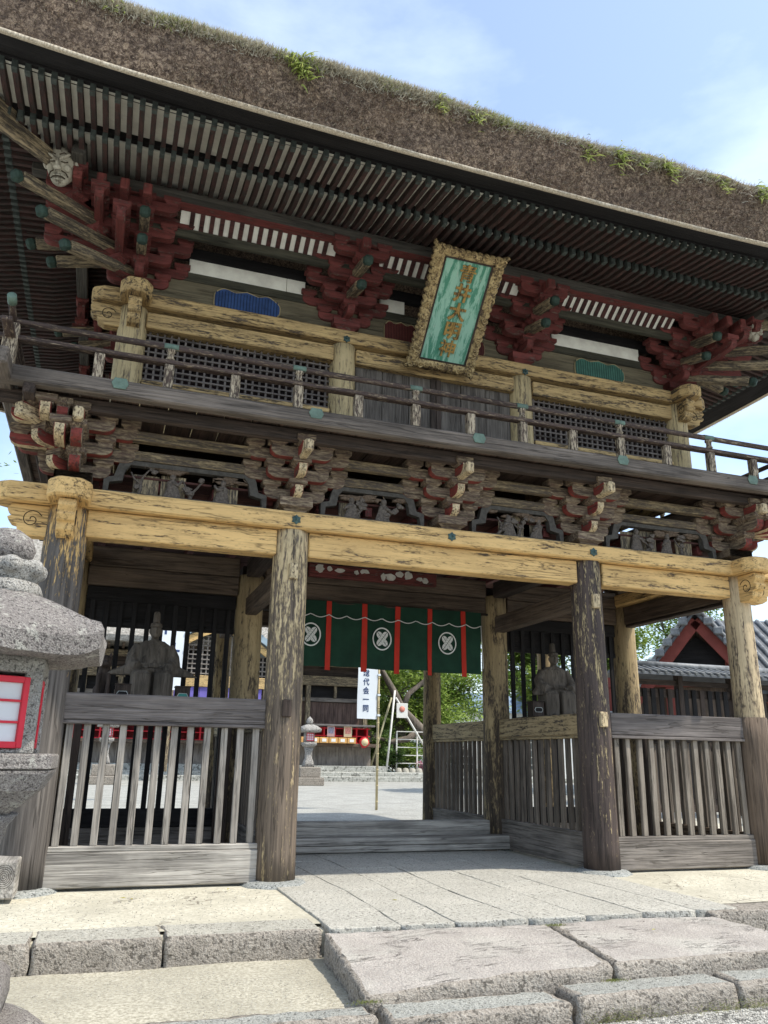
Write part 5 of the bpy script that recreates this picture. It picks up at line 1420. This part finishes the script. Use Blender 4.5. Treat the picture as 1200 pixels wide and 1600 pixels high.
# drum-shaped red thing at the rack end
t = thing('red_drum', 'round red lacquered drum at the right end of the rack', 'drum', (9.95, HY-.72, 2.28)); obj('drum_body', lathe([(.0, 0), (.24, 0), (.30, .12), (.30, .28), (.24, .4), (0, .4)], 20), plain('bright_red_lacquer', (.52, .02, .03), .4), t, (.3, .3, -.3), (PI/2, 0, 0))
obj('drum_skin', lathe([(.0, 0), (.2, 0), (.2, .01), (0, .01)], 20), plain('drum_skin', (.6, .5, .3), .7), t, (.3, -.108, -.3), (PI/2, 0, 0))
# --- curved-gable porch of the hall, seen between the bars on the left
K = thing('curved_gable_porch', 'curved-gable porch with metal roof, lattice and purple curtain in front of the hall', 'porch', (1.6, 32.4, 0))
def karas(u):  # roof line height
    return 7.55-1.9*abs(u)**1.5+.35*max(0, abs(u)-.7)
def kprof(hw, off): return [(hw*u/20, karas(u/20)+off) for u in range(-20, 21)]
a = kprof(3.4, .0); b = kprof(3.4, .35)
obj('porch_roof', bm_mesh(prism(a+b[::-1], -.5, 3.4, 'y')), plain('blue_grey_metal', (.26, .33, .37), .4, .2, 2), K)
a = kprof(3.2, -.42); b = kprof(3.2, -.02)
obj('bargeboard', bm_mesh(prism(a+b[::-1], -.35, -.2, 'y')), ochre('x'), K)
for i in range(26):
    u = -1+i/12.5; x = 3.4*u
    if abs(u) <= .98: box('roof_seam', (x-.02, -.52, karas(u)+.33), (x+.02, 3.4, karas(u)+.40), plain('blue_grey_seam', (.14, .18, .2), .5), K, 0)
box('porch_beam', (-2.6, -.1, 4.4), (2.6, .25, 4.95), ochre_up('x'), K, .02)
for i in range(22):
    x = -2.5+i*.235; top = karas((x)/3.2)-.5
    if top > 5.1: box('gable_lattice_bar', (x-.035, .0, 4.96), (x+.035, .08, top), wood_grey('z'), K, 0)
for j in range(10):
    z = 5.05+j*.23; hw = max(0, ((7.1-z)/1.9))**.667*3.2
    if hw > .2: box('gable_lattice_crossbar', (-min(hw, 2.5), -.04, z-.03), (min(hw, 2.5), -.001, z+.03), wood_grey('x'), K, 0)
box('gable_backing', (-2.4, .1, 4.96), (2.4, .15, 6.0), wood_black, K, 0)
for x in (-2.4, 2.3): box('porch_pillar', (x, -.1, .4), (x+.3, .2, 4.4), ochre_worn('z'), K, .02)
for i in range(7): box('purple_curtain_panel', (-2.1+i*.62, -.02, 3.4), (-1.5+i*.62, .02, 4.39), plain('purple_cloth', (.15, .12, .38), .8, .2, 2, 0), K, 0)
# crowd-control style notice boards: banner with blue characters
def banner(name, lab, x, y, ztop, w, h, txt, col, size, polex, step, z0=0., txt_x=0., lean=0.):
    t = thing(name, lab, 'banner', (x, y, z0), math.radians(14)); vs, fs = [], []; nx, nz = 8, 16
    fn = lambda u, v: .05*(u-.5)**2*math.sin(v*9)
    for s_ in (0, .008):
        for j in range(nz+1):
            for i in range(nx+1): u, v = i/nx, j/nz; vs.append(((u-.5)*w, fn(u, v)+s_, ztop-z0-h*(1-v)))
    N = (nx+1)*(nz+1)
    for s_ in (0, 1):
        for j in range(nz):
            for i in range(nx): q0 = s_*N+j*(nx+1)+i; q = (q0, q0+1, q0+nx+2, q0+nx+1); fs.append(q if s_ == 0 else q[::-1])
    obj('cloth', frm(vs, fs, 'cloth', True), plain('banner_cloth', (.66, .72, .78), .7, .04, 2, 0), t)
    for i, ch in enumerate(txt):
        me = text_mesh(ch, size, .001, .004*size/.25); o = obj('character', me, plain('ink_'+name, col, .7, 0, 2, 0), t, (txt_x, -.006, ztop-z0-step[0]-i*step[1]), (PI/2, 0, 0))
    # bamboo pole with nodes and cloth loops
    px = polex; bm = bmesh.new(); H_ = ztop-z0+.5
    tube_mesh([(px, 0, 0), (px, 0, H_)], .032, 8, bm)
    for k in range(int(H_/.38)): tube_mesh([(px, 0, .2+k*.38-.012), (px, 0, .2+k*.38+.012)], .039, 8, bm)
    me = bpy.data.meshes.new('bamboo'); bm.to_mesh(me); bm.free(); o = obj('bamboo_pole', me, plain('bamboo', (.52, .44, .26), .6, .25, 3), t)
    for k in range(5): box('cloth_loop', (w/2-.01, -.04, ztop-z0-.1-k*(h-.2)/4-.025), (px+.04, .04, ztop-z0-.1-k*(h-.2)/4+.025), plain('banner_cloth', (.66, .72, .78), .7), t, .003)
    return t
banner('vertical_banner', 'white vertical banner with dark blue characters on a bamboo pole in the courtyard', 2.66, 11.3, 4.4, .60, 2.24, '氏子総代会一同', (.03, .06, .16), .19, .33, (.66, .222), -.03, -.05)
banner('vertical_banner', 'white banner with a bright blue character seen between the bars above the left statue', -2.05, 15.0, 5.15, .70, 2.2, '神社', (.02, .16, .55), .62, .42, (.42, .8), -.03, -.05)
# small stone lantern in the courtyard
def small_lantern(x, y, lab):
    t = thing('stone_lantern', lab, 'stone lantern', (x, y, -.03))
    g = stone('lantern_stone_small', (.36, .34, .31), (.16, .15, .14), (.55, .53, .5), 30, 3, .8); lp = lambda n_, pf, sq, r=0: obj(n_, lathe(pf, 24, .02, sq, 3, r), g, t)
    box('pedestal', (-.62, -.62, 0), (.62, .62, .34), granite_rough(), t, .03); box('pedestal', (-.48, -.48, .341), (.48, .48, .78), granite_rough(), t, .03)
    lp('lantern_shaft', [(.34, .78), (.30, .95), (.20, 1.15), (.19, 1.4), (.26, 1.62)], 4, PI/4); lp('lantern_platform', [(.28, 1.62), (.42, 1.74), (.42, 1.84)], 4, PI/4)
    lp('firebox', [(.3, 1.84), (.3, 2.28)], 4, PI/4); lp('lantern_cap', [(.3, 2.26), (.62, 2.29), (.64, 2.42), (.42, 2.55), (.2, 2.62)], 4, PI/4)
    lp('finial', [(.0, 2.6), (.12, 2.64), (.16, 2.74), (.12, 2.86), (.0, 2.98)], 0)
    for r in range(3):
        for c in range(3): box('window_pane', (-.14+c*.1, -.222, 1.93+r*.1), (-.06+c*.1, -.21, 2.01+r*.1), plain('pale_pink_paper', (.7, .55, .6), .6, .05, 3, 0), t, 0)
    box('window_frame', (-.17, -.216, 1.89), (.17, -.205, 2.25), plain('red_lacquer', (.58, .025, .045), .4), t, 0)
    return t
small_lantern(5.3, 28.0, 'small stone lantern with pinkish panes in the courtyard, seen past the flaking pillar')
small_lantern(-3.4, 28.0, 'small stone lantern in the courtyard seen through the left fence')
# --- tree builder
def tree(name, lab, x, y, z, h, crown, nleaf, leaf, mats, seed=0, trunk=.25, lean=(0, 0), clumps=26, low=.35, bare=False, group=None, label_cat='tree', nb=7):
    rnd = random.Random(seed); t = thing(name, lab, label_cat, (x, y, z), 0, group)
    bm = bmesh.new(); pts = []; p = Vector((0, 0, 0)); n = 7
    for i in range(n): pts.append(p.copy()); p = p+Vector((lean[0]*h/n+rnd.uniform(-.06, .06)*h*.4, lean[1]*h/n+rnd.uniform(-.06, .06)*h*.4, h*.62/n))
    tube_mesh(pts, [trunk*(1-.6*i/n) for i in range(n)], 9, bm); tips = []
    for k in range(nb):
        b0 = pts[rnd.randint(2, n-1)]; a = rnd.uniform(0, 2*PI); L_ = crown*rnd.uniform(.6, 1.05); d = Vector((math.cos(a), math.sin(a), rnd.uniform(.25, 1.1))).normalized(); bp = []
        q = b0.copy()
        for i in range(5): bp.append(q.copy()); q = q+d*L_/5; d = (d+Vector((rnd.uniform(-.3, .3), rnd.uniform(-.3, .3), rnd.uniform(-.1, .3)))).normalized()
        tube_mesh(bp, [trunk*.42*(1-.17*i) for i in range(5)], 6, bm); tips += bp[2:]
        for _ in range(2):
            c0 = bp[rnd.randint(2, 4)]; d2 = (d+Vector((rnd.uniform(-1, 1), rnd.uniform(-1, 1), rnd.uniform(-.3, .6)))).normalized(); cp = [c0+d2*L_*.12*i+Vector((rnd.uniform(-.04, .04)*L_,)*3)*i*.3 for i in range(4)]
            tube_mesh(cp, [trunk*.16*(1-.2*i) for i in range(4)], 5, bm); tips.append(cp[-1])
    me = bpy.data.meshes.new('trunk'); bm.to_mesh(me); bm.free(); obj('trunk', me, wood('bark', (.20, .165, .13), (.06, .05, .04), 'z'), t)
    vs, fs = [], []
    cz = h*(low+(1-low)/2); cl = [Vector(q)+Vector((rnd.gauss(0, .15), rnd.gauss(0, .15), rnd.gauss(0, .1)))*crown for q in tips]
    while len(cl) < clumps:
        v = Vector((rnd.gauss(0, 1), rnd.gauss(0, 1), rnd.gauss(0, 1))).normalized()*rnd.random()**.4
        cl.append(Vector((v.x*crown+lean[0]*h*.5, v.y*crown+lean[1]*h*.5, cz+v.z*h*(1-low)/2)))
    for i in range(nleaf):
        c = rnd.choice(cl); r = crown*.24
        p = c+Vector((rnd.gauss(0, r*.6), rnd.gauss(0, r*.6), rnd.gauss(0, r*.4)))
        if p.z < .15: continue
        u = Vector((rnd.uniform(-1, 1), rnd.uniform(-1, 1), rnd.uniform(-.5, .5))).normalized(); w = u.cross(Vector((rnd.uniform(-.5, .5), rnd.uniform(-.5, .5), 1))).normalized()
        s_ = leaf*rnd.uniform(.6, 1.3); b = len(vs); vs += [p-u*s_, p-w*s_*.45, p+u*s_, p+w*s_*.45]; fs.append((b, b+1, b+2, b+3))
    if nleaf: obj('crown', frm(vs, fs), mats, t)
    return t
g1 = leafm('leaf_mid', (.05, .10, .02), (.17, .26, .06)); g2 = leafm('leaf_bright', (.12, .20, .03), (.36, .46, .11)); g3 = leafm('leaf_dark', (.02, .05, .015), (.07, .12, .03))
tree('camphor_tree', 'old spreading tree with bare crooked limbs behind the banner', 15.8, 44, .1, 11, 4.2, 15000, .15, g2, 3, .5, (-.02, 0), 40, .3)
tree('camphor_tree', 'dense green tree behind the right end of the hall', 12.6, 47, .1, 10, 3.6, 14000, .16, g2, 5, .4, (0, 0), 44, .1)
tree('garden_tree', 'low bushy tree right of the hall end, under the banner', 12.4, 39.2, .1, 4.4, 1.1, 5000, .09, g1, 8, .14, (0, 0), 26, .1)
tree('camphor_tree', 'broad bright tree right of the leaning trunk, beyond the white railing', 19.3, 46, .1, 11, 4.4, 15000, .15, g2, 9, .4, (0, 0), 44, .1)
tree('garden_tree', 'green tree filling the gap between hall and railing', 17.0, 54, .1, 10, 4.5, 14000, .17, g2, 19, .4, (0, 0), 44, .05)
t = thing('leaning_trunk', 'thick leaning old trunk held by props beyond the courtyard', 'tree trunk', (14.3, 38.4, .1))
bm = bmesh.new(); tube_mesh([(3.9, 0, 0), (3.5, 0, 1.3), (2.0, 0, 2.2), (.5, 0, 2.8), (-.7, 0, 3.9), (-1.2, 0, 4.9), (-1.9, 0, 6), (-2.7, .2, 7.4)], [.5, .42, .38, .33, .27, .22, .17, .1], 9, bm)
tube_mesh([(-.7, 0, 3.9), (-.2, .1, 4.9), (.7, .1, 5.6), (1.9, .1, 6.6)], [.2, .16, .13, .08], 8, bm); tube_mesh([(.5, 0, 2.8), (-.3, -.1, 2.2), (-1.4, -.1, 2.0), (-2.2, -.1, 2.2)], [.24, .2, .15, .08], 8, bm)
me = bpy.data.meshes.new('trunk'); bm.to_mesh(me); bm.free(); obj('trunk', me, wood('bark', (.20, .165, .13), (.06, .05, .04), 'z'), t)
for q, m, lb in ((((11.8, 36.0, .2), (12.6, 36.9, 5.0)), white, 'white slanting prop pole under the leaning trunk'), (((10.9, 36.5, .2), (12.5, 37.2, 4.6)), plain('bamboo_old', (.30, .28, .17), .6), 'thin dark bamboo prop leaning left of the white pole'), (((12.7, 37.0, 4.6), (15.2, 37.6, 1.2)), white, 'white slanting prop pole on the right of the leaning trunk')):
    tag(obj('prop_pole', tube_mesh(q, .06, 8), m), lb, 'pole')
t = thing('round_sign', 'small white sign with a red round emblem hung on the prop poles', 'sign', (13.0, 36.75, 3.85)); box('sign_board', (-.34, -.03, -.42), (.36, .03, .42), white, t, .05)
obj('red_emblem', lathe([(0, 0), (.17, 0), (.17, .02), (0, .02)], 18), plain('emblem_red', (.55, .2, .15), .6), t, (0, -.032, .08), (PI/2, 0, 0))
for i, x in enumerate((13.5, 16.0, 18.5)): tree('garden_bush', ('round green bush behind the railing, nearest the hall', 'middle round green bush behind the railing', 'rightmost round green bush behind the railing')[i], x, 41.5+i*.3, .0, 2.6, 1.5, 4200, .09, (g1, g2, g1)[i], 70+i, .05, (0, 0), 22, .0, label_cat='bush')
def railing(lab, x0, x1, y, z0, z1, rails, m, step=1.3):
    t = thing('white_railing', lab, 'railing', (x0, y, z0))
    for i in range(int((x1-x0)/step)+1): box('railing_post', (i*step-.04, -.04, 0), (i*step+.04, .04, z1-z0), m, t, .005)
    for k in range(rails): z = (z1-z0)*(k+1)/rails; box('rail', (0, -.03, z-.035), (x1-x0, .03, z+.01), m, t, .005)
railing('white metal railing round the garden beyond the courtyard', 13.0, 24, 37.6, .45, 2.7, 5, white)
for i in range(26):
    x = 13.0+i*.42; tag(obj('garden_stone', lathe([(.0, 0), (.2, .0), (.22, .2), (.16, .42), (.0, .46)], 10, .2, seed=i), granite(), None, (x, 37.2, .18)), ('%d%s grey stone from the left in the low row edging the far garden' % (i+1, {1: 'st', 2: 'nd', 3: 'rd'}.get((i+1) % 10 if (i+1)//10 != 1 else 0, 'th'))), 'stone', 'stones edging the garden')
tree('azalea_bush', 'small bush with pink blossom by the garden edge', 14.6, 37.7, .25, .9, .45, 500, .05, leafm('pink_blossom', (.5, .12, .25), (.75, .3, .45)), 40, .03, (0, 0), 12, .1, label_cat='bush')
tree('low_hedge', 'low clipped hedge along the garden edge', 12.9, 37.9, .25, 1.2, .9, 2500, .07, g3, 41, .04, (0, 0), 14, .0, label_cat='hedge')
# --- houses and wooded hill
def house(lab, x, y, w, d, h, rz=0, mat=None):
    t = thing('house', lab, 'house', (x, y, -.03), rz); mat = mat or white
    box('wall', (-w/2, -d/2, 0), (w/2, d/2, h), mat, t, 0)
    obj('roof', bm_mesh(prism([(-d/2-.8, h-.1), (-d/2-.8, h+.12), (0, h+d*.28), (d/2+.8, h+.12), (d/2+.8, h-.1), (0, h+d*.28-.25)], -w/2-.7, w/2+.7, 'x')), plain('blue_roof_tile', (.17, .23, .30), .5, .2, 3), t)
    for i in range(int(w/2.2)):
        x_ = -w/2+1.1+i*2.2; f = box('window', (x_-.5, -d/2-.05, h*.5), (x_+.5, -d/2-.001, h*.8), plain('window_frame_grey', (.4, .42, .43), .5), t, 0)
        box('pane', (-.42, -.032, -h*.12), (.42, -.026, h*.12), plain('window_glass', (.05, .07, .08), .15, .1, 2, 0), f, 0)
house('pale house with blue-grey roof seen right of the passage pillar', 29.5, 64, 9, 7, 5.4); house('pale house with blue roof seen between the bars beside the slim statue', 41, 60, 12, 8, 6.2, math.radians(-12)); house('low white house further right behind the bars', 52, 58, 9, 8, 7.4, math.radians(14))
hv, hf = [], []
NX, NY = 110, 16
for j in range(NY+1):
    for i in range(NX+1):
        u, v = i/NX, j/NY; x = -160+620*u; y = 190+170*v
        hh = (24+15*noise.noise(Vector((u*5, 1.5, 0)))+7*noise.noise(Vector((u*15, 3, 0))))*math.sin(PI*min(1, v*1.1)*.5)+3*noise.noise(Vector((u*60, v*10, 2)))
        hv.append((x, y, hh-.5))
for j in range(NY):
    for i in range(NX): q = j*(NX+1)+i; hf.append((q, q+1, q+NX+2, q+NX+1))
hillm = NT('forest_floor'); hn = hillm.noise(hillm.coords((.3, .3, .3), rnd=False), 1, 6, .7); tag(obj('wooded_hill', frm(hv, hf, 'hill', True), hillm.done(hillm.ramp(hn, [(.3, (.02, .045, .015)), (.7, (.09, .14, .04))]), .9)), kind='structure')
rnd = random.Random(21); vs, fs = [], []
for i in range(5200):
    a = rnd.choice(hv[:NX*12]); p0 = Vector(a)+Vector((rnd.uniform(-3, 3), rnd.uniform(-6, 6), 0)); r = rnd.uniform(1.6, 3.6)
    if p0.x < 10 or p0.x > 300: continue
    for k in range(34):
        v = Vector((rnd.gauss(0, 1), rnd.gauss(0, 1), rnd.gauss(0, 1))).normalized()*r*rnd.uniform(.75, 1.05); v.z = v.z*1.1+r
        n_ = v.normalized(); u = n_.orthogonal().normalized(); w = n_.cross(u); s_ = rnd.uniform(.35, .7); b = len(vs); c = p0+v; vs += [c-u*s_, c-w*s_, c+u*s_, c+w*s_]; fs.append((b, b+1, b+2, b+3))
tag(obj('hill_forest', frm(vs, fs), leafm('forest_leaf', (.05, .10, .025), (.17, .24, .07))), kind='stuff')
# --- right side: tile-roofed board fence and red-gabled building, trees above
TF = thing('tiled_fence', 'black board fence with a small tiled roof right of the gate', 'fence', (8.2, 8.0, 0))
for i in range(19):
    x = .15+i*.24; box('fence_slat', (x, -.05, .4), (x+.12, .0, 2.95), wood_black('z') if i % 4 else wood_dark('z'), TF, .004)
for z0, z1 in ((.1, .4), (1.5, 1.62), (2.75, 2.95), (3.05, 3.17)): box('fence_rail', (0, .001, z0), (4.7, .1, z1), wood_dark, TF, .006)
for x in (0, 1.5, 3.1, 4.6): box('fence_post', (x-.07, -.07, 0), (x+.07, .12, 3.3), wood_dark('z'), TF, .006)
obj('tile_roof', bm_mesh(prism([(-.6, 3.22), (-.6, 3.27), (.05, 3.46), (.6, 3.27), (.6, 3.22), (.05, 3.38)], -.3, 5.0, 'x')), tile2, TF)
for i in range(24):
    x = -.2+i*.22; obj('tile_roll', tube_mesh([(x, -.63, 3.285), (x, .03, 3.48)], .04, 8), plain('pale_roof_tile', (.17, .175, .175), .5, .5, 6), TF)
obj('ridge_tile', tube_mesh([(-.35, .05, 3.53), (5.0, .05, 3.53)], .09, 10), plain('pale_roof_tile', (.34, .35, .35), .5), TF)
RG = thing('red_gabled_building', 'red-timbered building with grey tiled gable roof right of the gate', 'building', (13.25, 11.4, 0), math.radians(-38))
gw, gz, ge = 2.75, 5.75, 2.35
sl_ = (gz-ge)/gw
obj('gable_wall', bm_mesh(prism([(-2.7, 0), (2.7, 0), (2.7, gz-2.7*sl_-.3), (0, gz-.3), (-2.7, gz-2.7*sl_-.3)], .55, 7, 'y')), wood_brown('z'), RG)
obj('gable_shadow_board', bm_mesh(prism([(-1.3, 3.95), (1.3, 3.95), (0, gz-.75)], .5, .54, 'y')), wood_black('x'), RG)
for s_ in (-1, 1):
    beam('bargeboard', (0, 0.0, gz-.32), (s_*gw, .0, ge-.32), .1, .42, lambda a: ben, RG, .01)
    poly = [(0, gz-.02), (s_*gw, ge-.02), (s_*gw, ge-.14), (0, gz-.14)]
    obj('roof_slope', bm_mesh(prism(poly, -.25, 7.4, 'y')), tile2, RG)
    for k in range(15):
        u = (k+.6)/15; x = s_*gw*u
    for k in range(26):
        y = -.2+k*.29; obj('tile_roll', tube_mesh([(s_*.1, y, gz+.01), (s_*gw*1.02, y, ge-.005)], .06, 7), plain('pale_roof_tile', (.34, .35, .35), .5), RG)
    for k in range(11):
        u = k/11; box('edge_tile', (s_*gw*u-.02 if s_ > 0 else s_*gw*(u+.09), -.36, gz-(gz-ge)*u-.2), (s_*gw*(u+.09) if s_ > 0 else s_*gw*u+.02, -.2, gz-(gz-ge)*u+.03), plain('pale_roof_tile', (.34, .35, .35), .5), RG, .03)
box('gable_tie', (-2.75, .3, 3.45), (2.75, .52, 3.85), ben, RG, .01); box('king_post', (-.14+.9, .38, 3.8), (.14+.9, .5, 4.9), ben, RG, .01)
for x in (-2.7, -.9, .9, 2.6): box('red_post', (x-.13, .35, 0), (x+.13, .56, 3.45), ben, RG, .01)
obj('ridge', tube_mesh([(0, -.4, gz+.16), (0, 7.4, gz+.16)], .17, 10), plain('pale_roof_tile', (.34, .35, .35), .5), RG)
obj('ridge_end_tile', lathe([(0, 0), (.22, 0), (.24, .08), (.2, .16), (0, .18)], 16), plain('pale_roof_tile', (.34, .35, .35), .5), RG, (0, -.38, gz+.18), (PI/2, 0, 0))
R2 = thing('tiled_roof_wing', 'grey tiled roof of the wing behind the red gable', 'building', (21.5, 12.0, -.7), math.radians(-20))
obj('wing_roof', bm_mesh(prism([(-4, 4.0), (0, 6.7), (4, 4.0), (4, 3.85), (-4, 3.85)], -6, 9, 'x')), tile2, R2); box('wing_wall', (-5.5, -3.3, 0), (8, 3.3, 4.0), white, R2, 0)
for k in range(44): x = -5.9+k*.34; obj('tile_roll', tube_mesh([(x, -4.0, 4.03), (x, -.1, 6.68)], .075, 7), plain('pale_roof_tile', (.34, .35, .35), .5), R2)
tree('maple_tree', 'bright green tree behind the tiled fence, seen under the right corner of the gate', 13.0, 20, 0, 9.5, 3.0, 20000, .11, g2, 51, .2, (0, 0), 34, .3)
tree('maple_tree', 'tall bright green tree above the red gable', 17.5, 22, 0, 10.5, 3.2, 18000, .11, g2, 52, .2, (0, 0), 34, .35)
tree('maple_tree', 'bright green tree at the right edge of the photo above the tiled roof', 23.5, 24, 0, 13, 4.0, 20000, .11, g2, 53, .25, (0, 0), 40, .35)
tree('roadside_tree', 'thinly leaved tree left of the gate, its bare branches against the sky', -9.0, 13, 0, 10, 3.2, 4200, .09, g2, 61, .2, (0, 0), 22, .35, nb=12)
tree('roadside_tree', 'leafy bright tree far left behind the gate', -12.5, 20, 0, 11, 3.4, 8000, .11, g2, 62, .25, (0, 0), 34, .2)

# moss at the foot of the low kerb, a few fallen leaves
rnd = random.Random(77); spots = []
for i in range(9000):
    x = rnd.uniform(-1.2, 2.8); 
    if rnd.random() > .35+noise.noise(Vector((x*2.2, 3, 0)))*1.6: continue
    y = -4.075+rnd.gauss(0, .008)-(.05 if rnd.random() < .2 else 0)*rnd.random(); spots.append((Vector((x, y, -.235+abs(rnd.gauss(0, .028)))), Vector((rnd.uniform(-.5, .5), -1, rnd.uniform(0, .8))), rnd.uniform(.008, .02), .0022, rnd.choice((0, 0, 1))))
for i in range(500):
    a = rnd.choice(((-.5, -3.80, -.09), (-2.16, -3.80, -.1), (-.22, -2.6, .0))); spots.append((Vector(a)+Vector((rnd.gauss(0, .05), rnd.gauss(0, .02), 0)), Vector((rnd.uniform(-.7, .7), -.5, 1)), rnd.uniform(.01, .025), .002, 0))
b = blades('kerb_moss', spots, [mossm, straw], None)
lf = leafm('fallen_leaf', (.35, .32, .06), (.5, .45, .1))
for i, (x, y) in enumerate(((-3.35, -.72), (-3.42, -.66), (-2.45, -.36), (-1.1, -1.3), (.4, -3.0))):
    tag(obj('fallen_leaf', frm([(0, -.03, .012), (.012, 0, .018), (0, .035, .012), (-.012, 0, .016)], [(0, 1, 2, 3)]), lf, None, (x, y, .004), (0, 0, i*1.3)), ('small yellow leaf on the cement before the left fence', 'second small leaf beside the yellow one on the cement', 'dry leaf under the bottom board of the left fence', 'tiny leaf on the paving in front of the passage', 'tiny leaf on the right big step slab')[i], 'leaf')

# loose pebbles on the sand, the gravel and the cement
rnd = random.Random(99); vs, fs = [], []
def peb(x, y, z, r):
    b = len(vs); a = rnd.random()*6
    for i in range(4): vs.append((x+r*math.cos(a+i*PI/2)*rnd.uniform(.7, 1.2), y+r*math.sin(a+i*PI/2)*rnd.uniform(.7, 1.2), z+r*.15))
    vs.append((x+rnd.uniform(-.3, .3)*r, y, z+r*.75)); vs.append((x, y, z-r*.3))
    for i in range(4): fs.append((b+i, b+(i+1) % 4, b+4)); fs.append((b+(i+1) % 4, b+i, b+5))
for i in range(9000): peb(rnd.uniform(-6, -2.0), rnd.uniform(-3.75, -2.32), -.19+.003, rnd.choice((.002, .002, .003, .003, .004)))
for i in range(22000): peb(rnd.uniform(-3.5, 3.2), -4.08-abs(rnd.gauss(0, .35)), -.233, rnd.uniform(.004, .011))
for i in range(1500): peb(rnd.uniform(-5, -2.1), rnd.uniform(-1.85, -.25), -.004, rnd.choice((.003, .004, .006)))
for i in range(900): peb(rnd.uniform(1.8, 5), rnd.uniform(-2.0, -.25), -.004, rnd.choice((.003, .004, .006)))
tag(obj('pebbles', frm(vs, fs), stone('pebble_stone', (.42, .40, .35), (.2, .19, .17), (.66, .64, .58), 30, 8, .3)), kind='stuff')
